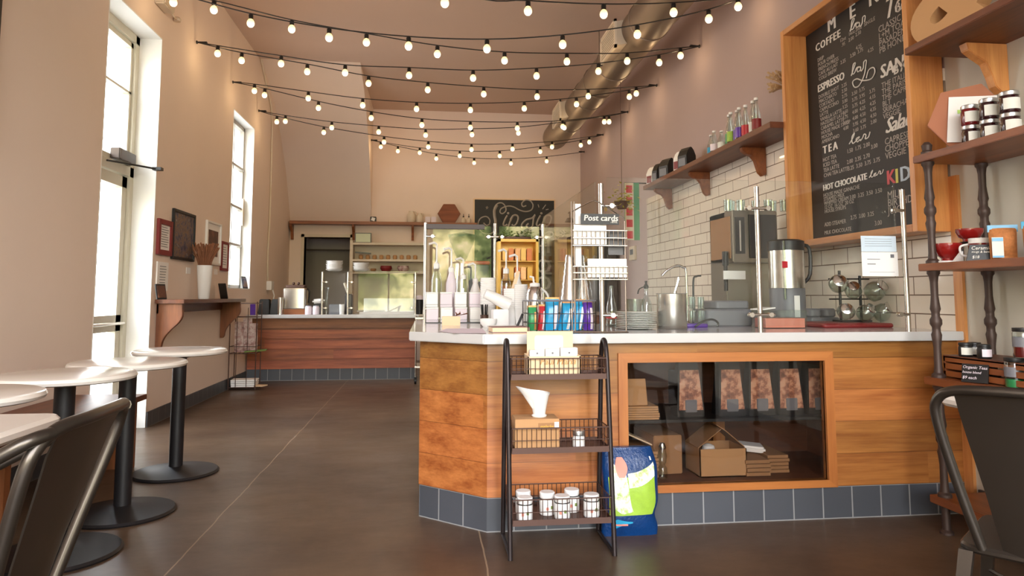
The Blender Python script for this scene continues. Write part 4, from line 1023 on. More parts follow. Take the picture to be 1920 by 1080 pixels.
rows(['DOUBLE SHOT', 'MACCHIATO', 'CORTADO', 'CAPPUCCINO', 'LATTE', 'VANILLA LATTE', 'HAZELNUT LATTE', 'CARAMEL LATTE', 'HOUSE MADE SYRUP', 'MOCHA', 'AMERICANO'], 1535, 186, 270, .036)
for i in range(9): put(w, ('2.25', '2.50', '2.75', '3.00', '3.25', '3.50', '3.75', '3.95', '4.00')[i], 1578 + i * .4, 165 + i * 10, .034)
for i in range(7): put(w, ('3.50  3.75', '3.75  3.95', '3.75  4.25', '4.00  4.25', '4.00  4.50', '3.95  4.50', '3.60  3.75')[i], 1597 + i * .4, 180 + i * 11.5, .034)
for i in range(6): put(w, ('3.75', '4.15', '4.25', '4.35', '4.50', '2.00')[i], 1630 + i * .5, 176 + i * 11.5, .034)
rows(['HOT TEA', 'ICED TEA', 'TEA LATTE', 'CHAI TEA LATTE'], 1543, 304, 333, .038)
for s_, x, y in (('1.50  1.75  2.00', 1588, 288), ('3.00', 1633, 280), ('2.00  2.35  2.70', 1588, 308), ('3.25  3.50  3.75  3.75', 1590, 320)): put(w, s_, x, y, .038)
rows(['HOUSE MADE GANACHE', 'STEAMED MILK', 'WHIPPED CREAM', '12 OZ  16 OZ  20 OZ', 'HOUSE SYRUPS'], 1544, 370, 400, .036)
put(w, '3.00  3.25  3.50  3.50', 1593, 374, .038); put(w, 'ADD STEAMER', 1546, 425, .038); put(w, '2.75  3.00  3.25', 1595, 412, .038); put(w, '3.00', 1640, 423, .04); put(w, 'MILK CHOCOLATE', 1546, 440, .036); put(w, 'CHOCOLATE', 1553, 450, .034)
rows(['CLASSIC', 'L+M TOAST', 'PASADENA', 'PB HONEY'], 1647, 62, 101, .055)
rows(['THE ITALIAN', 'THE PARISIAN', 'THE CAPRESE', 'BLT', 'SRIRACHA', 'VEGGIE'], 1653, 166, 224, .047)
rows(['CAPRESE', 'CHOPPED', 'VEGGIE T'], 1659, 272, 299, .055)
rows(['MILK', 'BIRTHDAY', 'JUICE'], 1664, 373, 402, .062)
w.build('chalk_text', M['chalk_grey'], mt, smooth=False)
w = MB(); put(w, 'K', 1662, 347, .12, bold=.010); w.build('red_letter', M['redfoil'], mt, smooth=False)
w = MB(); put(w, 'I', 1678, 344, .12, bold=.010); w.build('yellow_letter', plain('yellow_chalk', (206, 200, 110), .9), mt, smooth=False)
w = MB(); put(w, 'DS', 1687, 341, .12, bold=.010); w.build('blue_letter', plain('blue_chalk', (190, 206, 220), .9), mt, smooth=False)
# script "bar" words, strokes read from a 4.5x / 4.15x enlargement
def script(strokes, ox, oy, s, r=.004):
    w = MB()
    for st in strokes: w.tube([at_x(ox + x / s, oy + y / s, BXm - .003) for x, y in st], r, 4, smooth=4)
    w.build('script_word', M['chalk'], mt, smooth=False)
A1 = [(612, 640), (640, 560), (648, 530), (630, 545), (622, 620), (640, 615), (660, 570), (690, 565), (665, 575), (665, 605), (690, 590), (692, 565), (695, 600), (715, 570), (720, 520), (740, 510), (735, 560)]
script([[(x - 10, y - 375) for x, y in A1]], 1460, 0, 4.5)
script([A1 + [(720, 640), (680, 720), (640, 735), (625, 690), (660, 665), (710, 680), (780, 665), (812, 610), (800, 570), (760, 590), (740, 660)]], 1460, 0, 4.5)
A2 = [(550, 290), (580, 240), (590, 205), (572, 235), (575, 285), (605, 265), (630, 235), (605, 250), (612, 275), (635, 255), (637, 265), (655, 240), (665, 215), (680, 220), (675, 250), (700, 235), (712, 195)]
script([A2], 1460, 200, 4.154)
script([[(705 + (x - 550) * .68, 488 + (y - 195) * .68) for x, y in A2]], 1460, 200, 4.154, .003)
# dried wheat bundle behind the frame
q = at_x(1462, 152, XR - .1)
t_ = thing('dried_wheat', 'bundle of dried wheat hanging on the wall left of the menu board frame', 'dried flowers', (XR - .1, q.y, q.z))
w = MB()
base_p = at_x(1478, 165, XR - .03)
for k in range(26):
    tgt = at_x(1436 + random.uniform(0, 34), 130 + random.uniform(0, 44), XR - .06 - random.uniform(0, .12))
    w.tube([base_p, base_p.lerp(tgt, .6) + Vector((0, 0, .01)), tgt], [.002, .006, .009], 5)
    for kk in (.72, .86): w.sphere(base_p.lerp(tgt, kk) + Vector((0, random.uniform(-.01, .01), random.uniform(0, .015))), .009, 6, 4)
g = w.build('wheat_ears', M['wheat'], t_); g['kind'] = 'stuff'

# ------------------------------------------------------------------ wall shelf above the tiles
SZ = 2.315
t_ = thing('wall_shelf', 'long brown wall shelf above the tiles on curved wooden brackets', 'shelf', (XR - .15, 6.3, 2.0))
MB().box(2.40, XR, 4.655, 7.62, SZ - .045, SZ).build('shelf_board', M['wood_dark_y'], t_, smooth=False, bevel=.003)
for y in (7.5, 6.45, 5.32):
    MB().prism([(XR - .013 - a + XR - XR, b) for a, b in [(0, SZ - .046), (.2, SZ - .046), (.195, SZ - .075), (.16, SZ - .10), (.12, SZ - .115), (.09, SZ - .15), (.075, SZ - .20), (.06, SZ - .245), (.03, SZ - .275), (.0, SZ - .26)]], 'y', y - .025, y + .025).build('bracket', M['wood_y'], t_, smooth=False, bevel=.003)
def shelf_pt(px, py, X=2.47): return at_x(px, py, X)
def foil_bag(name, x, y, z, W, D, Hh, lab, mats, cat, rz=0, grp=None):
    t2 = local_thing(name, lab, cat, (x, y, z), rz, grp)
    w = MB(); w.loft([[(-W / 2, -D / 2, 0), (W / 2, -D / 2, 0), (W / 2, D / 2, 0), (-W / 2, D / 2, 0)], [(-W / 2, -D / 2, .6 * Hh), (W / 2, -D / 2, .6 * Hh), (W / 2, D / 2, .6 * Hh), (-W / 2, D / 2, .6 * Hh)],
                      [(-W / 2, -D * .3, .85 * Hh), (W / 2, -D * .3, .85 * Hh), (W / 2, D * .3, .85 * Hh), (-W / 2, D * .3, .85 * Hh)], [(-W / 2, -.006, Hh), (W / 2, -.006, Hh), (W / 2, .006, Hh), (-W / 2, .006, Hh)]])
    w.build('bag_body', mats[0], t2, smooth=False, bevel=.005)
    MB().cbox((-W * 0, -D / 2 - .002, Hh * .3), (W * .7, .004, Hh * .36)).build('bag_label', mats[1], t2, smooth=False)
    return t2
cof = [(1212, 'white-fronted coffee bag at the far end of the shelf above the tiles', 'paper', .07), (1222, 'dark coffee bag with white edge, second on the shelf above the tiles', 'black', .06), (1238, 'large dark round-topped coffee bag on the shelf above the tiles', 'black', .10), (1262, 'white and red coffee bag right of the gap on the shelf above the tiles', 'paper', .06), (1273, 'dark coffee bag nearest the bottles on the shelf above the tiles', 'black', .09)]
for px, lab, mt_, wd_ in cof:
    yb = SZ; q = at_x(px, 343 - .487 * (px - 1206), 2.42); 
    foil_bag('coffee_bag', 2.50, q.y, SZ, wd_ * 1.5, .12, .21, lab, (M[mt_], M['darkred'] if mt_ == 'paper' else M['grey_plastic']), 'coffee bag', -1.2, 'coffee bags on the shelf above the tiles')
bt = None
wide = [('small green bottle with a blue label, farthest of the bottles on the wall shelf', .7, 'aqua'), ('small pale bottle, second from the far end of the bottles on the wall shelf', .72, 'lilac'), ('small silver-labelled bottle, third from the far end of the bottles on the wall shelf', .6, 'label'),
        ('clear swing-top bottle with a green label, first of the tall ones on the wall shelf', 1, 'green'), ('clear swing-top bottle with a lime label, second of the tall ones on the wall shelf', 1, 'lime'), ('clear swing-top bottle with a purple label, third of the tall ones on the wall shelf', 1, 'purple'), ('clear swing-top bottle with a violet label, fourth of the tall ones on the wall shelf', 1, 'purple'), ('clear swing-top bottle with a crimson label, fifth of the tall ones on the wall shelf', 1, 'redfoil'), ('clear swing-top bottle with a white label, sixth tall one on the wall shelf', 1.05, 'label'), ('clear swing-top bottle with a dark red label, nearest on the wall shelf', 1.0, 'darkred')]
for (lab, sc, lm), px in zip(wide, (1326, 1337, 1349, 1361, 1368, 1375, 1383, 1391, 1399, 1413)):
    q = at_x(px, 343 - .487 * (px - 1206), 2.44); x = 2.45 + random.uniform(0, .03)
    if px == 1399: x = 2.5
    t2 = thing('glass_bottle', lab, 'bottle', (x, q.y, SZ), 0, 'bottles on the shelf above the tiles')
    h = .27 * sc; r = .034
    MB().lathe([(r * .8, 0), (r, .008), (r, h * .45), (r * .55, h * .72), (r * .38, h * .86), (r * .42, h * .9), (r * .38, h * .93)], (x, q.y, SZ), 16).build('bottle_body', M['bottleglass'], t2)
    MB().lathe([(r * 1.03, h * .08), (r * 1.03, h * .38)], (x, q.y, SZ), 16, caps=False).build('bottle_label', M[lm], t2)
    MB().lathe([(r * .45, h * .92), (r * .5, h * .95), (r * .45, h * .99), (.004, h)], (x, q.y, SZ), 12).build('stopper', M['white'], t2)

# ------------------------------------------------------------------ pipe shelving by the right wall
UX0, UX1, UY0, UY1 = 2.33, 2.685, 1.7, 3.12
BZ = [.165, .705, 1.235, 1.755]
t_ = thing('pipe_shelving', 'freestanding shelf rack with brown wooden boards on turned iron posts by the right wall', 'shelving', ((UX0 + UX1) / 2, 2.5, 0))
for z in BZ: MB().box(UX0, UX1, UY0, UY1, z - .035, z).build('shelf_board', M['wood_y'], t_, smooth=False, bevel=.003)
def baluster(x, y, z0, z1):
    L = z1 - z0; pr = [(.030, 0), (.030, .012), (.020, .022), (.017, .05)]
    m_ = L * .52
    pr += [(.016, m_ - .12), (.019, m_ - .09), (.023, m_ - .06), (.018, m_ - .045), (.018, m_ - .025), (.026, m_ - .01), (.026, m_ + .01), (.018, m_ + .025), (.018, m_ + .045), (.023, m_ + .06), (.019, m_ + .09), (.016, m_ + .12), (.017, L - .05), (.021, L - .022), (.028, L - .012), (.028, L)]
    return [(r, z0 + z) for r, z in pr]
for x in (UX0 + .04, UX1 - .035):
    for y in (UY1 - .05, UY0 + .05):
        w = MB(); z = 0
        lv = [0] + BZ
        for i in range(len(BZ)):
            z0 = 0.0 if i == 0 else BZ[i - 1]; z1 = BZ[i] - .036
            if i == 0: w.lathe([(.03, 0), (.03, .01), (.018, .02), (.018, z1)], (x, y, 0), 14)
            else: w.lathe(baluster(x, y, z0, z1), (x, y, 0), 16)
        w.lathe([(.028, BZ[-1]), (.028, BZ[-1] + .012), (.02, BZ[-1] + .02), (.024, BZ[-1] + .045), (.012, BZ[-1] + .06)], (x, y, 0), 14)
        w.build('post', M['pipe'], t_)
t_ = thing('wall_shelf', 'upper right wooden wall shelf with a cardboard ampersand, on a curved wooden bracket', 'shelf', (2.5, 2.4, 2.1))
TZ2 = 2.30
MB().box(UX0, XR, 1.2, 3.14, TZ2 - .035, TZ2).build('shelf_board', M['wood_dark_y'], t_, smooth=False, bevel=.003)
MB().prism([(XR - a, b) for a, b in [(0, TZ2 - .036), (.21, TZ2 - .036), (.2, TZ2 - .07), (.16, TZ2 - .10), (.11, TZ2 - .13), (.085, TZ2 - .19), (.07, TZ2 - .24), (.04, TZ2 - .27), (.0, TZ2 - .26)]], 'y', 2.93, 2.98).build('bracket', M['wood_vx'], t_, smooth=False, bevel=.003)
# cardboard ampersand
q = at_x(1795, 58, 2.47)
t_ = thing('ampersand', 'large thick brown cardboard ampersand standing on the upper right shelf', 'letter', (2.47, q.y, TZ2))
vs, fs = text_geo('&', .62)
xs = [v[0] for v in vs]; zs = [v[1] for v in vs]; 
c_ = bpy.data.curves.new('amp', 'FONT'); c_.body = '&'; c_.size = .62; c_.extrude = .045; c_.offset = .022; c_.resolution_u = 6
o_ = bpy.data.objects.new('amp', c_); COL.objects.link(o_); dg = bpy.context.evaluated_depsgraph_get(); dg.update()
me_ = bpy.data.meshes.new_from_object(o_.evaluated_get(dg), depsgraph=dg)
vs = [tuple(v.co) for v in me_.vertices]; fs = [tuple(p.vertices) for p in me_.polygons]
bpy.data.objects.remove(o_); bpy.data.curves.remove(c_); bpy.data.meshes.remove(me_)
xm = sum(v[0] for v in vs) / len(vs); zmn = min(v[1] for v in vs)
w = MB()
lft = at_x(1732, 70, 2.47).y; xmin = min(v[0] for v in vs)
a_ = math.radians(62); dirv = Vector((math.cos(a_) * .55, -math.sin(a_), 0)).normalized(); nrm = Vector((-dirv.y, dirv.x, 0)) * -1
org_ = Vector((2.40, lft, TZ2))
w.add([org_ + dirv * (v[0] - xmin) + Vector((0, 0, v[1] - zmn)) + nrm * (v[2] - .045) for v in vs], fs)
w.build('letter_body', M['kraft'], t_, smooth=False)
tag(MB().cbox((2.56, 2.42, TZ2 + .15), (.2, .012, .30), rx=.05, rz=-.5).build('framed_print', M['lilac'], None, smooth=False), 'pale sheet standing behind the cardboard ampersand on the upper right shelf', 'print')

# items on the pipe shelving: z of the boards
z3, z2, z1 = BZ[3], BZ[2], BZ[1]
# hexagon board with white card
q = at_x(1765, 275, 2.5)
hx = local_thing('wooden_hexagon', 'reddish wooden hexagon leaning on the jam shelf with a white card clipped to it', 'ornament', (2.495, 2.955, z3), math.radians(-33))
R6 = .165
MB().prism([(R6 * math.cos(math.radians(a + 8)), .158 + R6 * math.sin(math.radians(a + 8))) for a in range(0, 360, 60)], 'y', 0, .014).build('hexagon_panel', plain('terracotta_board', (166, 104, 74), .7, var=.06), hx, smooth=False, bevel=.002)
w = MB(); w.cbox((.015, -.008, .145), (.19, .003, .215), ry=.08); cd = w.build('card', M['paper'], hx, smooth=False)
MB().cbox((.01, -.0105, .185), (.10, .002, .018)).build('green_print', M['lime'], cd, smooth=False)
# jam jars, two high
def jar(x, y, z, lab, r=.036, h=.088, mat='jam', lidm='aluminium', name='jam_jar', grp=None, lid=.018, cat='jar', labw=True, lm='label'):
    t2 = local_thing(name, lab, cat, (x, y, z), random.uniform(-.2, .2), grp)
    MB().lathe([(r * .9, 0), (r, .005), (r, h - lid - .012), (r * .88, h - lid - .002), (r * .88, h - lid)], (0, 0, 0), 24).build('jar_body', M[mat], t2)
    MB().lathe([(r * .95, h - lid), (r * .97, h - lid + .002), (r * .97, h - .003), (r * .9, h), (0.001, h)], (0, 0, 0), 24).build('lid', M[lidm], t2)
    if labw:
        w = MB(); n = 10; a0, a1 = -math.pi / 2 - 1.15, -math.pi / 2 + .75
        w.loft([[((r + .0008) * math.cos(a0 + (a1 - a0) * k / n), (r + .0008) * math.sin(a0 + (a1 - a0) * k / n), z_) for k in range(n + 1)] for z_ in (h * .14, h * .66)], 0, False, False)
        w.build('jar_label', M[lm], t2)
    return t2
G = 'jam jars stacked two high on the upper board of the pipe shelving'
jx = [at_x(px, 235, 2.42) for px in (1821, 1856, 1896)]
names = ('leftmost', 'middle', 'right-hand')
for i, px in enumerate((1821, 1856, 1895, 1932)):
    q = at_x(px, 250 - (px - 1821) * .28, 2.43)
    nm = ('leftmost', 'second', 'third', 'cut off')[i]
    if i < 3:
        jar(2.43, q.y, z3, 'lower jam jar of the %s stack on the upper pipe shelf' % nm, .038, .092, grp=G)
        jar(2.43, q.y, z3 + .0925, 'upper jam jar of the %s stack on the upper pipe shelf' % nm, .038, .092, 'jamred' if i == 0 else 'jam', grp=G)
# red bowls on middle board
def bowl(x, y, z, r, h, lab):
    t2 = thing('red_bowl', lab, 'bowl', (x, y, z), 0, 'red glazed bowls and cups on the pipe shelving')
    MB().lathe([(r * .5, 0), (r * .52, .012), (r * .8, h * .35), (r, h * .75), (r, h), (r * .94, h), (r * .92, h * .75), (r * .7, h * .35), (0.001, .02)], (x, y, z), 32).build('bowl_body', M['red'], t2)
    return t2
q = at_x(1778, 470, 2.44); bowl(2.44, q.y, z2 + .012, .060, .082, 'glossy red bowl nearest the turned post on the middle pipe shelf')
t2 = tag(MB().lathe([(.05, 0), (.065, .004), (.065, .011), (.05, .011)], (2.44, q.y, z2), 24).build('saucer', M['white'], None), 'thin white saucer under the red bowl on the middle pipe shelf', 'saucer')
q = at_x(1818, 440, 2.56)
t2 = thing('bowl_stand', 'low dark wire stand holding the raised red bowl', 'stand', (2.56, q.y, z2))
MB().tube([(2.56 + .045 * math.cos(a * 1.05), q.y + .045 * math.sin(a * 1.05), z2 + .10) for a in range(6)], .004, 6, closed=True).tube([(2.52, q.y, z2), (2.52, q.y, z2 + .1)], .004, 6).tube([(2.58, q.y + .03, z2), (2.58, q.y + .03, z2 + .1)], .004, 6).tube([(2.58, q.y - .03, z2), (2.58, q.y - .03, z2 + .1)], .004, 6).build('stand_wire', M['black'], t2)
bowl(2.56, q.y, z2 + .105, .058, .06, 'red bowl raised on a stand beside the back post of the middle pipe shelf')
q = at_x(1830, 470, 2.44)
t2 = thing('mug', 'white rimmed mug with dark and red band on the middle pipe shelf', 'mug', (2.46, q.y, z2))
MB().lathe([(.035, 0), (.042, .01), (.044, .105), (.040, .105), (.038, .012), (0.001, .012)], (2.46, q.y, z2), 24).build('mug_body', M['white'], t2)
MB().lathe([(.0435, .02), (.045, .082)], (2.46, q.y, z2), 24, caps=False).build('band', M['jamred'], t2)
MB().tube([(2.46 - .03, q.y + .03, z2 + .08), (2.46 - .055, q.y + .05, z2 + .07), (2.46 - .05, q.y + .05, z2 + .035), (2.46 - .03, q.y + .03, z2 + .025)], .005, 6, smooth=4).build('handle', M['white'], t2)
q2 = at_x(1852, 470, 2.5)
t2 = thing('red_canister', 'dark red canister behind the small chalk sign on the middle pipe shelf', 'canister', (2.52, q2.y, z2), 0)
MB().lathe([(.045, 0), (.05, .008), (.05, .085), (.045, .092), (0.001, .092)], (2.52, q2.y, z2), 24).build('canister_body', M['red'], t2)
# small chalk sign
q = at_x(1832, 478, 2.365)
t2 = local_thing('chalk_sign', 'small black slanted chalk sign in front of the white mug', 'sign', (2.375, q.y, z2), math.radians(-25))
MB().loft([[(-.05, -.003, 0), (.05, -.003, 0), (.05, .003, 0), (-.05, .003, 0)], [(-.03, .012, .07), (.05, .012, .07), (.05, .018, .07), (-.03, .018, .07)]]).build('sign_face', M['black'], t2, smooth=False)
w = MB()
for k, (s_, z_) in enumerate((('Ceramic', .048), ('mugs & bowls', .034), ('$18', .010))): add_text(w, s_, (-.028, -.004 + z_ * .2, z_), (1, 0, 0), (0, .2, 1), (.022, .014, .018)[k], .2)
w.build('chalk_text', M['chalk'], t2, smooth=False)
tag(MB().prism([(0, 0), (.045, 0), (.045, .05)], 'y', 0, .02).build('folded_card', M['paper'], None, smooth=False), 'small folded white card at the foot of the red bowl', 'card')
bpy.data.objects['folded_card'].location = at_x(1795, 483, 2.40) ; bpy.data.objects['folded_card'].location.z = z2 + .001
# snack bags
q = at_x(1890, 478, 2.47)
def snack(x, y, z, rz, lab, W=.11, Hh=.125, blue='lightblue'):
    t2 = local_thing('snack_bag', lab, 'snack bag', (x, y, z), rz, 'blue snack bags on the middle pipe shelf')
    w = MB(); n = 8; rings = []
    for i in range(n + 1):
        s = i / n; d = .022 * math.sin(math.pi * min(1, (1 - s) * 1.15 + .02)) ** .6 + .002 if s < 1 else .002; wv = W / 2 * (1 + .06 * s)
        rings.append([(wv * math.cos(a), d * math.sin(a) * 1.2, Hh * s) for a in [math.pi * 2 * k / 16 for k in range(16)]])
    w.loft(rings); w.build('pouch', M['snack'], t2)
    MB().cbox((0, 0, Hh * .97), (W * 1.12, .008, .03)).build('pouch_top', M[blue], t2, smooth=False)
    MB().cbox((-W * .28, -.026, Hh * .38), (W * .42, .004, Hh * .62)).build('pouch_label', M['label'], t2, smooth=False)
    MB().cbox((-W * .28, -.0285, Hh * .62), (W * .4, .003, Hh * .1)).cbox((-W * .28, -.0285, Hh * .1), (W * .4, .003, Hh * .06)).build('label_band', M['lightblue'], t2, smooth=False)
snack(2.45, q.y, z2, math.radians(-25), 'blue-topped pouch of roasted snacks on the middle pipe shelf, left of the pair', .10, .14)
snack(2.50, q.y - .125, z2, math.radians(-35), 'darker blue pouch of snacks cut by the right edge of the photo', .10, .145, 'aqua')
# slatted crate with black jars, chalk sign, glass jars on the lower board
cr0 = at_x(1778, 712, 2.42).y
t2 = thing('slatted_crate', 'low slatted brown wooden crate on the lower pipe shelf', 'crate', (2.5, cr0 - .22, z1))
for k, zz in enumerate((.02, .055, .088)): MB().box(2.40, 2.412, cr0 - .47, cr0, z1 + zz - .013, z1 + zz + .012).build('slat', M['wood_y'], t2, smooth=False, bevel=.001)
MB().box(2.40, 2.66, cr0 - .012, cr0, z1 + .002, z1 + .10).box(2.40, 2.66, cr0 - .47, cr0 - .458, z1 + .002, z1 + .10).box(2.40, 2.66, cr0 - .47, cr0, z1 + .092, z1 + .104).build('crate_body', M['wood_dark_y'], t2, smooth=False, bevel=.001)
zc = z1 + .1045
for i, (px, X, lab, lm) in enumerate(((1811, 2.43, 'black square jar with white label on the crate, leftmost', 'label'), (1828, 2.49, 'black jar with white label on the crate, partly hidden in the middle', 'label'), (1846, 2.43, 'black jar with purple label on the crate, rightmost', 'lilac'))):
    q = at_x(px, 672, X); jar(X, q.y, zc, lab, .028, .062, 'black', 'black', 'spice_jar', 'black jars on the slatted crate', .012, lm=lm)
q = at_x(1832, 715, 2.372)
t2 = local_thing('chalk_sign', 'small dark chalk sign leaning on the slatted crate', 'sign', (2.36, q.y, z1), math.radians(-62))
MB().cbox((0, .01, .042), (.105, .006, .08), rx=-.2).build('sign_face', M['black'], t2, smooth=False)
w = MB()
for k, (s_, z_) in enumerate((('Organic Teas', .062), ('house blend', .042), ('$9 each', .018))): add_text(w, s_, (-.048, .003 + (z_ - .042) * .2, z_), (1, 0, 0), (0, .2, 1), (.018, .015, .018)[k], .2)
w.build('chalk_text', M['lilac'], t2, smooth=False)
for i, (px, py, X, zz, lab, mm) in enumerate(((1902, 700, 2.42, 0, 'tall glass jar with dark lid at the left of the stacked glass jars', 'jarglass'), (1926, 700, 2.47, 0, 'tall glass jar cut by the right edge of the photo, lower row', 'jarglass'), (1918, 650, 2.44, .124, 'glass jar of red preserves on top of the other glass jars', 'jarglass'))):
    q = at_x(px, py, X); r = .036
    t2 = thing('glass_jar', lab, 'jar', (X, q.y, z1 + zz), 0, 'glass jars at the right of the lower pipe shelf')
    MB().lathe([(r * .9, 0), (r, .006), (r, .10), (r * .9, .108)], (X, q.y, z1 + zz), 24).build('jar_body', M[mm], t2)
    MB().lathe([(r * .9, .003), (r * .93, .006), (r * .93, .035 if i < 2 else .05), (.001, .035 if i < 2 else .05)], (X, q.y, z1 + zz), 20).build('contents', M['green'] if i < 2 else M['jamred'], t2)
    MB().lathe([(r * 1.01, .045), (r * 1.01, .085)], (X, q.y, z1 + zz), 24, caps=False).build('jar_label', M['grey_plastic'], t2)
    MB().lathe([(r * .95, .107), (r * .98, .109), (r * .98, .122), (.001, .123)], (X, q.y, z1 + zz), 24).build('lid', M['black'], t2)

# ------------------------------------------------------------------ wire display rack in front of the counter
rx0, rx1 = .352, .792
rk = thing('wire_rack', 'three-tier dark metal rack with wire baskets in front of the counter', 'rack', (.57, 3.15, 0))
for x in (rx0, rx1):
    MB().tube([(x, 2.985, 0), (x, 3.03, .40), (x, 3.07, .74), (x, 3.085, .83), (x, 3.105, .875), (x, 3.13, .887), (x, 3.155, .875), (x, 3.175, .83), (x, 3.19, .74), (x, 3.225, .40), (x, 3.27, .012)], .0105, 10, smooth=3).build('side_hoop', M['rackmetal'], rk)
    MB().tube([(x, 2.985, .012), (x, 3.27, .012)], .008, 8).build('foot_bar', M['rackmetal'], rk)
def basket(y0, y1, z, h, n):
    x0, x1 = rx0 + .012, rx1 - .012
    w = MB(); w.box(x0, x1, y0, y1, z - .006, z)
    w.box(x0, x1, y0 - .003, y0 + .002, z - .012, z + .012); w.box(x0, x1, y1 - .002, y1 + .003, z - .012, z + .012); w.box(x0 - .002, x0 + .002, y0, y1, z - .012, z + .012); w.box(x1 - .002, x1 + .002, y0, y1, z - .012, z + .012)
    tr_ = w.build('tray', M['rackrust'], rk, smooth=False)
    w = MB()
    for zz in (z + h, z + h * .45): w.tube([(x0, y0, zz), (x1, y0, zz), (x1, y1, zz), (x0, y1, zz)], .0028 if zz > z + h * .6 else .0018, 5, closed=True)
    for k in range(n + 1):
        x = x0 + (x1 - x0) * k / n; w.tube([(x, y0, z), (x, y0, z + h)], .0017, 4); w.tube([(x, y1, z), (x, y1, z + h)], .0017, 4)
    for k in range(1, 9):
        y = y0 + (y1 - y0) * k / 9; w.tube([(x0, y, z), (x0, y, z + h)], .0017, 4); w.tube([(x1, y, z), (x1, y, z + h)], .0017, 4)
    w.build('wire_basket', M['rackrust'], rk)
BSK = [(2.99, 3.24, .145, .092, 20), (3.015, 3.215, .432, .092, 20), (3.045, 3.195, .735, .078, 20)]
for b_ in BSK: basket(*b_)
# top: kraft box with white cards, header card
zt = .736
t_ = thing('card_box', 'pale kraft box holding small white cards in the top basket of the wire rack', 'box', (.55, 3.1, zt))
bxa, bxb = at_y(990, 700, 3.06).x, at_y(1089, 700, 3.06).x
w = MB(); w.box(bxa, bxb, 3.062, 3.067, zt, zt + .085); w.box(bxa, bxb, 3.175, 3.18, zt, zt + .09); w.box(bxa, bxa + .005, 3.062, 3.18, zt, zt + .088); w.box(bxb - .005, bxb, 3.062, 3.18, zt, zt + .088); w.box(bxa, bxb, 3.062, 3.18, zt, zt + .005)
w.build('box_body', M['kraft_light'], t_, smooth=False)
w = MB(); add_text(w, 'Paul Maria', (bxa + .05, 3.061, zt + .05), (1, 0, 0), (0, 0, 1), .038, .3, bold=.0015); w.build('printed_word', M['goldfoil'], t_, smooth=False)
t_ = thing('header_card', 'pale kraft header card with a white panel standing in the top basket', 'card', (.52, 3.17, zt))
xa, xb = at_y(988, 660, 3.168).x, at_y(1074, 660, 3.168).x
MB().box(xa, xb, 3.166, 3.17, zt, at_y(1030, 621, 3.168).z).build('card_sheet', M['kraft_light'], t_, smooth=False)
za, zb2 = at_y(1030, 657, 3.16).z, at_y(1030, 629, 3.16).z
MB().rbox(xa + .035, xb - .045, za, zb2, 0, .001, .01).build('white_panel', M['paper'], t_, smooth=False)
o = [c for c in t_.children if c.name.startswith('white_panel')][0]
for v_ in o.data.vertices:
    gx, gy, gz = v_.co + Vector((.52, 3.17, zt)); v_.co = Vector((gx, 3.1655 - gz, gy)) - Vector((.52, 3.17, zt))
for i, (px0, px1, lab) in enumerate(((993, 1020, 'small white boxed card at the left of the kraft box'), (1023, 1049, 'small white boxed card in the middle of the kraft box'), (1052, 1084, 'small white boxed card at the right of the kraft box'))):
    a, bb = at_y(px0, 660, 3.10).x, at_y(px1, 660, 3.10).x
    t2 = thing('boxed_card', lab, 'card', ((a + bb) / 2, 3.1, zt), 0, 'white cards in the kraft box')
    MB().box(a, bb, 3.09 + .01 * i, 3.13 + .01 * i, zt + .006, zt + .118 - .004 * (2 - i)).build('card_body', M['white_plastic'], t2, smooth=False, bevel=.002)
    MB().box((a + bb) / 2 - .004, (a + bb) / 2 + .004, 3.088 + .01 * i, 3.09 + .01 * i, zt + .092, zt + .10).build('printed_mark', M['grey_plastic'], t2, smooth=False)
# middle: kraft carton with a white pouring jug, jar
zm = .433
xa, xb = at_y(966, 800, 3.04).x, at_y(1049, 800, 3.04).x
t_ = thing('kraft_carton', 'small kraft carton in the middle basket of the wire rack', 'box', ((xa + xb) / 2, 3.1, zm))
MB().box(xa, xb, 3.04, 3.17, zm, zm + .125).build('carton_body', M['kraft'], t_, smooth=False, bevel=.002)
MB().box(xa + (xb - xa) * .52, xb - .004, 3.038, 3.0401, zm + .078, zm + .108).build('printed_band', M['kraft_dark'], t_, smooth=False)
MB().box(xb - .022, xb - .003, 3.036, 3.0382, zm + .09, zm + .112).build('price_sticker', M['paper'], t_, smooth=False)
w = MB(); add_text(w, 'malacha', (xa + (xb - xa) * .56, 3.0372, zm + .088), (1, 0, 0), (0, 0, 1), .018, .2); w.build('printed_word', M['yellow'], t_, smooth=False)
cx = at_y(1011, 780, 3.10).x
t_ = thing('pouring_jug', 'white flared jug with a long lip standing on the small kraft carton', 'jug', (cx, 3.10, zm + .126))
z = zm + .126; w = MB(); rings = []
for zz, r in ((0, .031), (.006, .034), (.012, .027), (.05, .034), (.09, .043), (.108, .048)):
    ring = []
    for k in range(28):
        a = 2 * math.pi * k / 28; sp = max(0, -math.cos(a)) ** 6 * max(0, (zz - .06) / .05)
        ring.append((cx + r * math.cos(a) - sp * .058, 3.10 + r * math.sin(a) * (1 - .2 * sp), z + zz + sp * .018 - (.006 * math.cos(a) if zz > .1 else 0)))
    rings.append(ring)
inner = [[(cx + (x - cx) * .93, 3.10 + (y - 3.10) * .93, zz) for x, y, zz in rings[-1]], [(cx + .028 * math.cos(2 * math.pi * k / 28), 3.10 + .028 * math.sin(2 * math.pi * k / 28), z + .03) for k in range(28)]]
w.loft(rings + inner); w.build('jug_body', M['white'], t_)
jx_ = at_y(1085, 820, 3.06).x
jar(jx_, 3.06, zm, 'white octagonal jar with a silver lid alone at the right of the middle basket', .027, .072, 'white', 'aluminium', 'lidded_jar', None, .022, labw=False)
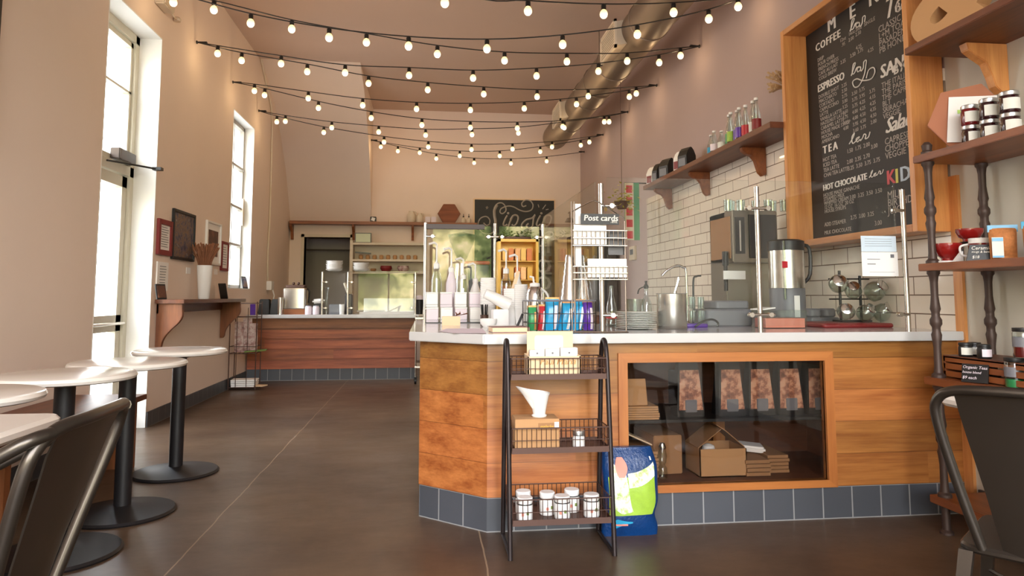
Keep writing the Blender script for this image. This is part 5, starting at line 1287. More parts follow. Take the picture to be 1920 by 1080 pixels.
# bottom: six white jars
zb = .146
jj = [(981, 3.13, 'white lidded jar at the back left of the bottom basket'), (984, 3.03, 'white lidded jar at the front left of the bottom basket'), (1026, 3.10, 'white lidded jar at the back of the bottom basket, second from left'), (1054, 3.035, 'white lidded jar at the front centre of the bottom basket'), (1072, 3.13, 'white lidded jar at the back right of the bottom basket'), (1109, 3.045, 'white lidded jar at the far right of the bottom basket')]
for px, y, lab in jj:
    x = at_y(px, 950, y).x
    t2 = jar(x, y, zb, lab, .034, .094, 'white', 'white', 'lidded_jar', 'white jars in the bottom basket', .022, labw=False)
    MB().lathe([(.0345, .066), (.0345, .0705)], (0, 0, 0), 20, caps=False).build('dark_ring', M['black'], t2)
    MB().cbox((.012, -.033, .035), (.010, .004, .012)).build('flower_print', M['leaf'], t2, smooth=False)
    MB().cbox((-.008, -.0345, .03), (.010, .003, .012)).build('flower_print', M['salmon'], t2, smooth=False)

# blue sack leaning on the counter
sx0, sx1 = .795, 1.06
sk = local_thing('plastic_sack', 'blue plastic sack with green and white front on the floor beside the wire rack', 'sack', ((sx0 + sx1) / 2, 3.235, 0), 0)
W, Hh = .262, .385
w = MB(); rings = []; N = 28
def sack_pt(s, a, off=0):
    d = .055 * (1 + .08 * math.sin(13 * s + 4 * a)) * (math.sin(math.pi * min(.98, max(.02, s))) ** .45) + .002 + off
    wv = W / 2 * (1 - .16 * math.exp(-((s - .24) / .1) ** 2) * (1 if math.cos(a) > 0 else .15) - .10 * max(0, s - .8) / .2 * 1.2 + .02 * math.sin(9 * s))
    cxx = .012 * math.sin(3 * s); 
    ca, sa = math.cos(a), math.sin(a)
    return (cxx + wv * (abs(ca) ** .6) * (1 if ca > 0 else -1), .0 + d * (abs(sa) ** .8) * (1 if sa > 0 else -1) + .035 * s, Hh * s)
for i in range(25): rings.append([sack_pt(i / 24, 2 * math.pi * k / N) for k in range(N)])
w.loft(rings); w.build('sack_body', M['darkblue'], sk)
def patch(mat, u0, u1, s0, s1, off, name, pts=None):
    w = MB(); nu, ns = 10, 10; g = []
    for j in range(ns + 1):
        row = []
        for i in range(nu + 1):
            u, s = u0 + (u1 - u0) * i / nu, s0 + (s1 - s0) * j / ns
            if pts: u, s = pts(i / nu, j / ns)
            a = -math.pi / 2 + u; row.append(sack_pt(s, a, off))
        g.append(row)
    w.loft(g, 0, False, False); return w.build(name, mat, sk)
patch(M['lime'], -.85, .8, .25, .68, .0015, 'lime_print')
patch(M['crinkle'], 0, 0, 0, 0, .003, 'white_print', lambda u, s: (-.75 + .75 * u * (1 - .3 * s) + .12 * s, .30 + .50 * s + .03 * math.sin(6 * u)))
patch(M['crinkle'], 0, 0, 0, 0, .0035, 'white_print', lambda u, s: (-.05 + .85 * u, .56 + .16 * s + .12 * u))
patch(M['salmon'], 0, 0, 0, 0, .0045, 'pink_print', lambda u, s: (-.22 + .36 * (u - .5) * (1 - .5 * (2 * s - 1) ** 2), .68 + .22 * s))
patch(M['aqua'], 0, 0, 0, 0, .003, 'fish_print', lambda u, s: (-.62 + .62 * u, .15 + (s - .5) * .11 * (1 - .7 * abs(2 * u - .8)) + .02 * u))
patch(M['salmon'], -.5, -.05, .135, .155, .0045, 'red_strip')
patch(M['white_plastic'], .62, .72, .86, .90, .004, 'hang_hole_ring')

# ------------------------------------------------------------------ things on the service counter
Z = CT
def cy(py): return (EYE - Z) * F / (py - 556) * 1.0
# eight tea cartons in two rows (two stacked)
g0 = None
for r_ in range(2):
    for i in range(4):
        row = 'upper' if r_ else 'lower'; pos_ = ('leftmost', 'second from left', 'third from left', 'rightmost')[i]
        Y = 4.72; a, bb = at_y((798, 825, 852, 880)[i] + (0 if r_ else 1), 590, Y).x, at_y((821, 848, 875, 903)[i] + (0 if r_ else 1), 590, Y).x
        lab = '%s pale tea tin in the %s row on the counter corner' % (pos_, row)
        zz = Z + .005 + r_ * .1005
        t2 = local_thing('tea_tin', lab, 'tin', ((a + bb) / 2, Y, zz), 0, 'pale tea tins stacked on the counter')
        wd_ = (bb - a) / 2
        MB().rbox(-wd_, wd_, 0, .085, 0, .088, .006).build('tin_body', M['lilac'] if (i + r_) % 2 == 0 else M['white_plastic'], t2, smooth=False)
        MB().rbox(-wd_ - .001, wd_ + .001, -.001, .086, .088, .099, .006).build('lid', M['white_plastic'], t2, smooth=False)
        w = MB(); w.tube([(-wd_ + wd_ * 2 * k / 12, -.001, .012 + (.008 if k % 2 else 0)) for k in range(13)], .0012, 4)
        w.build('zigzag_print', M['grey_plastic'], t2)
t2 = tag(MB().box(at_y(797, 600, 4.7).x, at_y(906, 600, 4.7).x, 4.70, 4.84, Z, Z + .005).build('display_tray', M['black'], None, smooth=False), 'thin black tray under the pale tea tins', 'tray')
# kraft note box with dried leaf
Y = 4.3; a, bb = at_y(829, 600, Y).x, at_y(863, 600, Y).x
t2 = thing('note_box', 'small kraft box with a dry brown leaf on it, in front of the tea tins', 'box', ((a + bb) / 2, Y, Z))
MB().box(a, bb, Y, Y + .07, Z, Z + .055).build('box_body', M['kraft_light'], t2, smooth=False, bevel=.002)
w = MB()
for k in range(5): w.loft([[(bb - .03, Y + .02, Z + .056), (bb - .028, Y + .03, Z + .056)], [(bb - .04 + .02 * k, Y + .01, Z + .07 + .006 * (k % 3)), (bb - .035 + .02 * k, Y + .035, Z + .068)], [(bb - .055 + .026 * k, Y + .02, Z + .072 + .01 * (2 - abs(k - 2))), (bb - .054 + .026 * k, Y + .022, Z + .072)]], 0, False, False)
w.build('dry_leaf', M['rust'], t2)
# crocheted white cup and pens
Y = 4.1; q = at_y(916, 600, Y)
t2 = thing('sugar_bowl', 'small white ribbed bowl right of the tea tins', 'bowl', (q.x, Y, Z))
MB().lathe([(.03, 0), (.048, .02), (.05, .045), (.046, .048), (.03, .02)], (q.x, Y, Z), 20).build('bowl_body', M['white'], t2)
t2 = thing('pen_cup', 'dark wire cup of black pens between tea tins and white cups', 'pen cup', (at_y(908, 590, 4.5).x, 4.5, Z)); q = at_y(908, 590, 4.5)
MB().lathe([(.024, 0), (.026, .06), (.024, .06), (.022, .004)], (q.x, 4.5, Z), 14).build('cup_body', M['rackrust'], t2)
w = MB()
for k in range(6): w.tube([(q.x + .01 * math.cos(k), 4.5 + .01 * math.sin(k), Z + .01), (q.x + .02 * math.cos(k), 4.5 + .02 * math.sin(k), Z + .125)], .004, 6)
w.build('pens', M['black'], t2)
# lilac papers
w = MB(); w.add([tuple(at_z(x, y, Z + .0015)) for x, y in ((822, 621), (850, 625), (912, 625), (905, 616), (838, 616))], [(0, 1, 2, 3, 4)])
tag(w.build('paper_sheet', M['pink_paper'], None, smooth=False), 'lilac papers lying flat at the front left corner of the counter', 'paper')
# book with tray and card holder
t2 = local_thing('closed_book', 'thick closed book with pinkish brown cover at the counter edge', 'book', (at_z(955, 624, Z).x, 3.50, Z), math.radians(4))
MB().box(-.085, .095, -.06, .07, .003, .024).build('pages', M['kraft_light'], t2, smooth=False)
MB().box(-.083, .098, -.063, .073, 0, .003).box(-.083, .098, -.063, .073, .024, .027).box(.094, .098, -.063, .073, 0, .027).build('cover', plain('book_cover', (132, 92, 90), .6), t2, smooth=False)
q = at_y(960, 612, 3.68)
t2 = tag(MB().rbox(q.x - .12, q.x + .09, 3.66, 3.86, Z, Z + .02, .03).build('white_tray', M['white'], None), 'low white tray behind the closed book on the counter', 'tray')
q0, q1 = at_y(968, 616, 3.62), at_y(980, 589, 3.64)
tag(MB().tube([q0, q1], .008, 4).build('card_reader', M['black'], None, smooth=False), 'thin black stand leaning behind the closed book', 'stand')
# stacks of white cups and napkins
def cupstack(px, pytop, Y, lab, r=.042, grp='white paper cups on the counter'):
    x = at_y(px, 590, Y).x; ztop = at_y(px, pytop, Y).z
    t2 = thing('paper_cups', lab, 'cups', (x, Y, Z), 0, grp)
    prof_ = []; z = Z; h = ztop - Z; n = max(1, int((h - .1) / .012))
    prof_ = [(r * .72, 0), (r, h - n * .012)]
    for k in range(n): prof_ += [(r * 1.04, h - (n - k) * .012 + .004), (r * .98, h - (n - k) * .012 + .008)]
    prof_ += [(r * 1.04, h), (r * .9, h), (r * .7, .02 + h * .3)]
    MB().lathe(prof_, (x, Y, Z), 20).build('cup_stack', M['white'], t2)
cupstack(915, 521, 4.6, 'tall white sleeve of nested paper cups right of the tea tins', .05)
cupstack(958, 541, 4.3, 'white stack of nested paper cups, in the middle, with a wooden stick above', .045)
cupstack(977, 533, 4.25, 'white stack of nested paper cups beside the silver flask', .04)
q = at_y(938, 580, 4.15)
t2 = local_thing('napkin_box', 'white cup lying tilted on a white napkin box in front of the paper cups', 'napkin box', (q.x, 4.15, Z), .1)
MB().box(-.045, .045, -.03, .05, 0, .10).build('box_body', M['white_plastic'], t2, smooth=False, bevel=.004)
w = MB(); w.M = Matrix.Translation((-.02, 0, .16)) @ Matrix.Rotation(math.radians(115), 4, 'Y') ; w.lathe([(.028, -.08), (.04, .08), (.036, .08), (.025, -.07)], (0, 0, 0), 18); w.M = Matrix.Identity(4)
w.build('tilted_cup', M['white'], t2)
# pump bottles
def pump(px, ytop, ybot, Y, lab, body='white', r=.018):
    x = at_y(px, 590, Y).x; zt_ = at_y(px, ytop, Y).z
    t2 = thing('pump_bottle', lab, 'pump bottle', (x, Y, Z), 0, 'syrup pump bottles on the counter')
    h = zt_ - Z
    MB().lathe([(.035, 0), (.037, .01), (.037, h * .52), (.02, h * .64), (.016, h * .68)], (x, Y, Z), 18).build('bottle_body', M[body], t2)
    w = MB().lathe([(.02, h * .67), (.02, h * .73), (.008, h * .75), (.0055, h * .78), (.0055, h * .97)], (x, Y, Z), 12)
    w.tube([(x, Y, zt_ - .012), (x - .018, Y - .01, zt_), (x - .055, Y - .02, zt_ - .012)], .008, 8)
    w.build('pump', M['white_plastic'], t2)
for px, yt, Y, lab, bd in ((818, 455, 4.95, 'pump bottle farthest left behind the tea tins', 'jarglass'), (846, 465, 4.98, 'pump bottle second from the left behind the tea tins', 'lilac'), (868, 484, 4.95, 'pump bottle third from the left behind the tea tins', 'jarglass'), (891, 494, 4.95, 'pump bottle at the right end behind the tea tins', 'white'), (949, 468, 4.75, 'amber and white pump bottle left of the tall white pump', 'jarglass'), (970, 478, 4.6, 'tall white pump bottle directly left of the silver flask', 'white')):
    pump(px, yt, 600, Y, lab, bd)
# silver flask
Y = 4.0; x = at_y(1003, 590, Y).x
t2 = thing('vacuum_flask', 'polished silver pump flask behind the snack bag basket', 'flask', (x, Y, Z))
MB().lathe([(.05, 0), (.052, .06), (.05, .14), (.046, .20), (.036, .225), (.028, .232)], (x, Y, Z), 28).build('flask_body', M['chrome'], t2)
MB().lathe([(.028, .232), (.03, .236), (.028, .25), (.012, .254)], (x, Y, Z), 20).tube([(x - .005, Y, Z + .25), (x - .01, Y, Z + .285), (x - .03, Y, Z + .288)], .006, 8).tube([(x + .045, Y, Z + .05), (x + .075, Y, Z + .08), (x + .075, Y, Z + .18), (x + .035, Y, Z + .22)], .007, 8, smooth=3).build('flask_pump', M['white_plastic'], t2)
w = tag(MB().cbox((at_y(962, 530, 4.4).x, 4.32, Z + .255), (.022, .005, .16), ry=.3).build('wooden_paddle', M['kraft_light'], None, smooth=False), 'pale wooden stir paddle sticking up from the paper cups', 'paddle')
# wire basket of snack bags
Yb0, Yb1 = 3.44, 3.63; xa, xb = at_y(990, 600, Yb0).x, at_y(1117, 600, Yb0).x
t2 = thing('wire_basket', 'dark wire basket full of shiny snack bags on the counter front', 'basket', ((xa + xb) / 2, 3.52, Z))
w = MB(); zt_ = at_y(1050, 564, Yb0).z
for z in (Z + .004, Z + .045, Z + .09): w.tube([(xa, Yb0, z), (xb, Yb0, z), (xb, Yb1, z), (xa, Yb1, z)], .0022, 5, closed=True)
for k in range(9):
    x = xa + (xb - xa) * k / 8; w.tube([(x, Yb0, Z + .004), (x, Yb0, zt_)], .0022, 5); w.tube([(x, Yb1, Z + .004), (x, Yb1, zt_)], .0022, 5)
w.build('basket_wire', M['rackmetal'], t2)
w = MB(); w.tube([(xa, Yb0, zt_), (xb, Yb0, zt_), (xb, Yb1, zt_), (xa, Yb1, zt_)], .005, 6, closed=True); w.build('basket_rim', M['grey_plastic'], t2)
def pouch(px, lab, mat, band, W, Hh, lean, Y, top='goldfoil'):
    x = at_y(px, 600, Y).x
    t3 = local_thing('snack_pouch', lab, 'snack bag', (x, Y, Z + .007), 0, 'snack bags in the counter basket')
    w = MB(); rings = []; n = 10
    for i in range(n + 1):
        s = i / n; d = .028 * math.sin(math.pi * min(.98, s + .03)) ** .5 + .002
        rings.append([(lean * s + W / 2 * (1 + .04 * math.sin(7 * s)) * math.copysign(abs(math.cos(a)) ** .5, math.cos(a)), d * math.sin(a), Hh * s) for a in [2 * math.pi * (k + .5) / 16 for k in range(16)]])
    w.loft(rings); w.build('pouch_body', M[mat], t3)
    w = MB(); w.loft([[(lean * s + W * u, -.0305 * (math.sin(math.pi * min(.98, s + .03)) ** .5) - .001, Hh * s) for u in (.14, .36)] for s in (.04, .2, .4, .6, .8)], 0, False, False); w.build('pouch_stripe', M[band], t3)
    w = MB(); w.cbox((lean, 0, Hh * 1.0), (W * 1.0, .01, .018)); w.build('pouch_seal', M[top], t3, smooth=False)
for a in ((998, 'green and gold striped pouch at the left end of the wire basket', 'green', 'goldfoil', .05, .115, .0, 3.50), (1013, 'red pouch, second in the wire basket', 'redfoil', 'lilac', .035, .12, .01, 3.52), (1032, 'bright blue pouch with its top folded, third in the wire basket', 'blue', 'lilac', .07, .155, .01, 3.52),
          (1057, 'bright blue pouch in the centre of the wire basket', 'blue', 'white_plastic', .062, .135, .022, 3.51), (1080, 'bright blue pouch right of the centre in the wire basket', 'blue', 'white_plastic', .055, .145, .022, 3.52), (1103, 'purple pouch at the right end of the wire basket', 'purple', 'lilac', .05, .14, -.004, 3.50)): pouch(*a)

# postcard rack
Y = 3.325; xa, xb = at_y(1072, 450, Y).x, at_y(1172, 450, Y).x
t2 = thing('postcard_rack', 'silver wire postcard rack with a small chalk sign on top', 'rack', ((xa + xb) / 2, Y, Z))
w = MB(); zt_ = at_y(1072, 378, Y).z
for x in (xa, xa + .014, xb): w.tube([(x, Y, Z + .01), (x, Y, zt_ if x < xb else zt_ - .09)], .0035, 6)
w.tube([(xa, Y, zt_ - .05), (xa + (xb - xa) * .35, Y, zt_ - .0), ((xa + xb) / 2, Y, zt_ - .0), (xb, Y, zt_ - .08)], .003, 6, smooth=4)
w.tube([(xa, Y - .034, Z + .006), (xb, Y - .034, Z + .006), (xb, Y + .0, Z + .006), (xa, Y + .0, Z + .006)], .004, 6, closed=True)
for z_a, z_b in ((at_y(1100, 461, Y).z, at_y(1100, 433, Y).z), (at_y(1100, 524, Y).z, at_y(1100, 500, Y).z)):
    for z in (z_a, (z_a + z_b) / 2, z_b): w.tube([(xa, Y - .035, z), (xb, Y - .035, z), (xb, Y, z), (xa, Y, z)], .0025, 5, closed=True)
    for k in range(13): x = xa + (xb - xa) * k / 12; w.tube([(x, Y - .035, z_a), (x, Y - .035, z_b)], .0017, 4)
w.build('rack_wire', M['steel'], t2)
sa, sb_ = at_y(1089, 412, Y - .03), at_y(1160, 412, Y - .03)
s1, s0 = at_y(1120, 401, Y - .03).z, at_y(1120, 421, Y - .03).z
sg = MB().box(sa.x, sb_.x, Y - .034, Y - .026, s0, s1).build('sign', M['black'], t2, smooth=False)
w = MB(); add_text(w, 'Post cards', (sa.x + .012, Y - .0345, s0 + .018), (1, 0, 0), (0, 0, 1), .040, .1, bold=.002); add_text(w, '.etc', (sb_.x - .042, Y - .0345, s0 + .008), (1, 0, 0), (0, 0, 1), .024, .1); w.build('sign_lettering', M['chalk'], sg, smooth=False)
def card(px0, px1, py0, py1, Yc, lab, mat='paper', rx=-.05, name='postcard', strip=None):
    a, bb = at_y(px0, (py0 + py1) / 2, Yc), at_y(px1, (py0 + py1) / 2, Yc); zt2, zb2_ = at_y(px0, py0, Yc).z, at_y(px0, py1, Yc).z
    t3 = thing(name, lab, 'card', ((a.x + bb.x) / 2, Yc, zb2_), 0, 'cards in the postcard rack')
    MB().cbox(((a.x + bb.x) / 2, Yc, (zt2 + zb2_) / 2), (bb.x - a.x, .003, zt2 - zb2_), rx=rx).build('card_sheet', M[mat], t3, smooth=False)
    if strip:
        w = MB(); random.seed(5)
        xx = [a.x + .015 + (bb.x - a.x - .03) * k / 14 for k in range(15)]
        w.tube([(x, Yc - .004, zb2_ + (zt2 - zb2_) * .33 + random.uniform(-.002, .004)) for x in xx], [.001, .004, .001], 4); w.build('branch_print', M[strip], t3)
card(1076, 1137, 421, 458, Y - .018, 'white postcard with a reddish branch drawing in the upper pocket', strip='rust')
card(1102, 1175, 485, 520, Y - .018, 'plain white postcard in the lower pocket of the wire rack')
card(1075, 1089, 382, 420, Y + .01, 'white card edge standing at the top left of the postcard rack')
card(1140, 1172, 432, 478, Y + .02, 'dark printed card sheet at the right of the postcard rack', 'screen_dark', name='dark_card')
card(1078, 1090, 458, 500, Y + .02, 'white paper strip hanging at the left of the postcard rack')
# ridged grey cone and folding wooden easel
x = at_y(1068, 540, 4.0).x; zt_ = at_y(1076, 478, 4.0).z; h = zt_ - Z
t2 = tag(MB().lathe([(.075 - .055 * (k / 22) + (.004 if k % 2 else 0), h * k / 22) for k in range(23)], (x, 4.0, Z), 20).build('ridged_cone', M['steel'], None), 'tall ridged silvery cone behind the snack bag basket', 'cone')
x = at_y(1094, 540, 4.5).x
t2 = thing('wooden_easel', 'small folding wooden easel behind the postcard rack', 'easel', (x, 4.5, Z))
for dx in (-.05, .05): MB().tube([(x + dx, 4.46, Z), (x, 4.5, Z + .30)], .008, 4).build('leg', M['kraft'], t2, smooth=False)
MB().tube([(x, 4.6, Z), (x, 4.5, Z + .29)], .007, 4).build('leg', M['kraft'], t2, smooth=False)
# yellow-framed cabinet behind the glass, added to imitate a reflection
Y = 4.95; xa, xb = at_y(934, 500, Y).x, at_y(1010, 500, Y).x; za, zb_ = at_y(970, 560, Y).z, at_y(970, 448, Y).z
t2 = thing('reflection_cabinet', 'yellow-framed cabinet with orange packets, added to imitate a reflection in the glass screen', 'cabinet', ((xa + xb) / 2, Y, Z))
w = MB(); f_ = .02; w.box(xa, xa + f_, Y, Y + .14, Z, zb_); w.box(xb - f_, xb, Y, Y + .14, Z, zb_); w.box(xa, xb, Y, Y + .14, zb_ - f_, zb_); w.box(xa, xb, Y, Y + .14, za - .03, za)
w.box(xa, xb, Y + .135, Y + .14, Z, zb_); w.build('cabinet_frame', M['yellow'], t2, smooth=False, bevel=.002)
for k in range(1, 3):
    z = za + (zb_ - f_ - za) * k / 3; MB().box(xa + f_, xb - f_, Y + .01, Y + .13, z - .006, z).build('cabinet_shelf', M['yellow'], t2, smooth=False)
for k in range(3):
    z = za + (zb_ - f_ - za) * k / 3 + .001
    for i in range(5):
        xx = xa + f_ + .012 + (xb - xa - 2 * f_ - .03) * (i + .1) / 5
        tag(MB().cbox((xx + .018, Y + .06, z + .045), (.036, .06, .088), rz=random.uniform(-.1, .1)).build('reflection_packet', (M['orange'], M['goldfoil'], M['yellow'])[(i + k) % 3], None, smooth=False, bevel=.004), ('leftmost', 'second', 'middle', 'fourth', 'rightmost')[i] + ' packet on the %s shelf of the yellow-framed reflection cabinet' % ('bottom', 'middle', 'top')[k], 'packet', 'packets in the yellow reflection cabinet')
t2 = thing('potted_fern', 'bushy green plant standing on top of the yellow-framed reflection cabinet', 'plant', ((xa + xb) / 2, Y + .07, zb_))
MB().rbox((xa + xb) / 2 - .10, (xa + xb) / 2 + .10, Y + .03, Y + .12, zb_ + .001, zb_ + .02, .02).build('planter', M['rackrust'], t2)
w = MB()
for k in range(140):
    px_ = (xa + xb) / 2 + random.uniform(-.13, .13); c0 = Vector((px_, Y + .07, zb_ + .015)); c1 = c0 + Vector((random.uniform(-.03, .03), random.uniform(-.06, .06), random.uniform(.0, .05)))
    s_ = .011; a = random.uniform(0, 6.28); u = Vector((math.cos(a), math.sin(a), random.uniform(-.5, .5))) * s_; v_ = Vector((-math.sin(a), math.cos(a), random.uniform(-.3, .6))) * s_ * .6
    w.add([c1 - u, c1 + v_, c1 + u, c1 - v_], [(0, 1, 2, 3)])
g = w.build('leaves', M['leaf'], t2, smooth=False); g['kind'] = 'stuff'
# grinder hopper and red-lidded bin on the far side of the glass
Y = 5.9; x = at_y(866, 500, Y).x
t2 = thing('grinder_stand', 'low dark steel cart behind the left glass screen that carries grinder and bin', 'cart', (.75, 5.95, 0))
MB().box(.15, 1.45, 5.72, 6.25, .72, .76).build('cart_top', M['steel'], t2, smooth=False)
for xx in (.17, 1.41):
    for yy in (5.74, 6.16): MB().box(xx, xx + .03, yy, yy + .03, 0, .72).build('leg', M['steel'], t2, smooth=False)
t2 = thing('coffee_grinder', 'coffee grinder with a dark tapered bean hopper behind the left glass screen', 'grinder', (x, Y, .76))
zc_ = at_y(866, 490, Y).z; zt_ = at_y(866, 445, Y).z
MB().lathe([(.07, 0), (.075, .02), (.07, .3), (.05, zc_ - .78)], (x, Y, .76), 20).build('grinder_body', M['steel'], t2)
MB().lathe([(.03, zc_ - .76), (.10, zt_ - .80), (.11, zt_ - .76)], (x, Y, .76), 20).build('hopper', M['coffee'], t2)
MB().lathe([(.112, zt_ - .76), (.115, zt_ - .74), (.02, zt_ - .72)], (x, Y, .76), 20).build('hopper_lid', M['black'], t2)
x = at_y(895, 520, Y).x; zt_ = at_y(895, 488, Y).z
t2 = thing('bean_bin', 'translucent grey bin with a bright red lid behind the left glass screen', 'bin', (x + .02, Y + .1, .76))
MB().rbox(x - .09, x + .11, Y + .14, Y + .3, .76, zt_ - .03, .02).build('bin_body', M['grey_plastic'], t2)
MB().rbox(x - .10, x + .12, Y + .13, Y + .31, zt_ - .03, zt_, .02).build('lid', M['redlid'], t2)
x = at_y(857, 540, 5.0).x
tag(MB().prism([(x + .045 * math.cos(math.radians(a)), Z + .06 + .075 * math.sin(math.radians(a))) for a in range(-40, 221, 10)], 'y', 5.03, 5.05).build('round_paddle', M['grey_plastic'], None, smooth=False), 'grey rounded paddle standing behind the tea tins', 'paddle')

# paper notice taped inside the glass
q0, q1 = at_y(1614, 442, YG - .008), at_y(1685, 518, YG - .008); qm = at_y(1614, 472, YG - .008)
t2 = thing('glass_notice', 'white paper notice taped on the right glass panel', 'notice', ((q0.x + q1.x) / 2, YG - .007, q1.z))
MB().box(q0.x, q1.x - .005, YG - .0075, YG - .0058, qm.z + .001, q0.z).build('upper_sheet', plain('pale_blue_sheet', (206, 222, 236), .7, var=.01), t2, smooth=False)
MB().box(q0.x, q1.x, YG - .0075, YG - .0058, q1.z, qm.z - .001).build('lower_sheet', M['paper'], t2, smooth=False)
w = MB(); w.box(q0.x + .03, q0.x + .075, YG - .008, YG - .0075, q1.z + .06, q1.z + .064); w.box(q0.x + .03, q0.x + .10, YG - .008, YG - .0075, q1.z + .085, q1.z + .088); w.box(q0.x + .04, q1.x - .02, YG - .008, YG - .0075, q1.z + .02, q1.z + .0215); w.box(q1.x - .04, q1.x - .02, YG - .008, YG - .0075, qm.z - .03, qm.z - .012)
for k in range(4): w.box(q0.x + .02, q1.x - .03, YG - .008, YG - .0075, q0.z - .015 - .012 * k, q0.z - .0165 - .012 * k)
w.build('printed_lines', M['grey_plastic'], t2, smooth=False)

# stack of white plates
x = at_y(1193, 600, 3.72).x
for k in range(10):
    tag(MB().lathe([(.06, 0), (.075, .003), (.107, .0078), (.107, .0095), (.08, .006), (.001, .004)], (x, 3.72, Z + .001 + .0092 * k), 36).build('plate', M['white'], None), ORD(k, 10) + ' round white plate of the stack left of the tall steel container', 'plate', 'stack of white plates behind the glass screen')
# steel pot with ladle
x = at_y(1260, 600, 3.72).x; zt_ = at_y(1260, 550, 3.72).z; h = zt_ - Z
t2 = thing('steel_pot', 'tall brushed steel container behind the glass, right of the plates', 'container', (x, 3.72, Z))
MB().lathe([(.077, 0), (.08, .004), (.08, h - .004), (.084, h), (.078, h), (.077, .01), (.001, .008)], (x, 3.72, Z), 36).build('pot_body', M['steel'], t2)
t2 = thing('ladle', 'steel tongs handle leaning out of the tall steel container', 'utensil', (x, 3.72, Z + .02))
MB().tube([(x, 3.72, Z + .02), (x + .02, 3.72, Z + .2), (x + .045, 3.72, Z + .27)], .006, 8).tube([(x - .01, 3.74, Z + .03), (x + .05, 3.74, Z + .28)], .005, 8).build('handle', M['steel'], t2)
# gooseneck tap behind
t2 = thing('tap', 'tall curved steel gooseneck tap behind the steel container', 'tap', (at_y(1288, 580, 4.1).x, 4.1, Z))
tx = at_y(1288, 580, 4.1).x; tz = at_y(1270, 498, 4.1).z
MB().tube([(tx, 4.1, Z), (tx, 4.1, tz - .05), (tx - .02, 4.1, tz - .01), (tx - .06, 4.1, tz), (tx - .12, 4.1, tz - .03), (tx - .15, 4.1, tz - .06)], .007, 10, smooth=4).lathe([(.02, 0), (.02, .02), (.01, .03)], (tx, 4.1, Z), 14).build('spout', M['chrome'], t2)
t2 = thing('tap', 'shorter curved tap between the gooseneck tap and the brewing machine', 'tap', (at_y(1301, 580, 4.2).x, 4.2, Z))
tx = at_y(1301, 580, 4.2).x; tz = at_y(1301, 517, 4.2).z
MB().tube([(tx, 4.2, Z), (tx, 4.2, tz - .04), (tx + .02, 4.2, tz - .005), (tx + .05, 4.2, tz)], .006, 10, smooth=4).build('spout', M['black'], t2)
# stacked tumblers beside the tap
for k in range(8):
    px = 1296 + (k % 4) * 8; lv_ = k // 4; Y = 3.95; xx = at_y(px, 580, Y).x
    tag(MB().lathe([(.009, 0), (.0115, .003), (.013, .075), (.011, .075), (.009, .01)], (xx, Y + .03 * (k % 2), Z + .02 + .078 * lv_), 12).build('shot_glass', M['bottleglass'], None), ('first', 'second', 'third', 'fourth')[k % 4] + ' slim tumbler from the left in the %s tier beside the taps' % ('lower', 'upper')[k // 4], 'glass', 'slim tumblers beside the brewing machine')
tag(MB().rbox(at_y(1288, 600, 3.9).x, at_y(1328, 600, 3.9).x, 3.9, 4.05, Z, Z + .02, .01).build('glass_tray', M['purple'], None), 'dark tray under the slim tumblers', 'tray')
# brewing machine
mx0_, mx1_, my0_, my1_ = 2.14, 2.48, 4.75, 5.15; mz = .90; mt_ = at_y(1440, 395, 4.75).z
t2 = thing('brewing_machine', 'tall steel coffee brewing machine on the wall counter left of the menu board', 'coffee machine', ((mx0_ + mx1_) / 2, 4.95, mz))
MB().box(mx0_, mx1_, my0_, my1_, mz, mz + .05).box(mx0_, mx1_, my0_ + .12, my1_, mz + .05, mt_).box(mx0_, mx1_, my0_, my1_, mz + .42, mt_).build('machine_body', plain('machine_steel', (150, 142, 132), .3, .8), t2, smooth=False, bevel=.008)
MB().box(mx0_ + .12, mx1_ - .012, my0_ - .006, my0_, mz + .45, mt_ - .03).build('dark_panel', M['screen_dark'], t2, smooth=False, bevel=.003)
MB().box(mx0_ + .02, mx0_ + .09, my0_ - .006, my0_, mz + .48, mt_ - .05).build('menu_plate', M['chalk_board'], t2, smooth=False)
w = MB(); w.tube([(mx0_ + .055, my0_ - .008, mz + .5 + .018 * k) for k in range(13)], .006, 6); w.build('lettering_strip', M['chalk_grey'], t2)
MB().box(mx0_ - .006, mx0_, my0_ + .03, my1_ - .03, mz + .45, mt_ - .04).build('side_panel', M['kraft_dark'], t2, smooth=False)
MB().tube([(mx0_ - .03, my0_ + .06, mz + .5), (mx0_ - .03, my0_ + .06, mz + .40)], .022, 10).tube([(mx0_ - .03, my0_ + .06, mz + .4), (mx0_ - .03, my0_ + .06, mz + .22)], .014, 10).build('spout', M['black'], t2)
MB().box(mx0_ - .08, mx0_ + .08, my0_ - .02, my0_ - .01, mz + .30, mz + .36).build('white_sign', M['paper'], t2, smooth=False)
for i, px in enumerate((1365, 1377, 1389, 1424, 1440, 1456, 1470)):
    Y = 4.84 if i < 3 else 4.8; x = at_y(px, 385, Y).x
    tag(MB().lathe([(.024, 0), (.028, .004), (.031, .085), (.028, .085), (.023, .01), (.001, .008)], (x, Y + .06 * (i % 2), mt_ + .001), 18).build('drinking_glass', M['bottleglass'], None), ('first', 'second', 'third', 'fourth', 'fifth', 'sixth', 'rightmost')[i] + ' drinking glass from the left on top of the brewing machine', 'glass', 'drinking glasses in the left group on the machine' if i < 3 else 'drinking glasses in the right group on the machine')
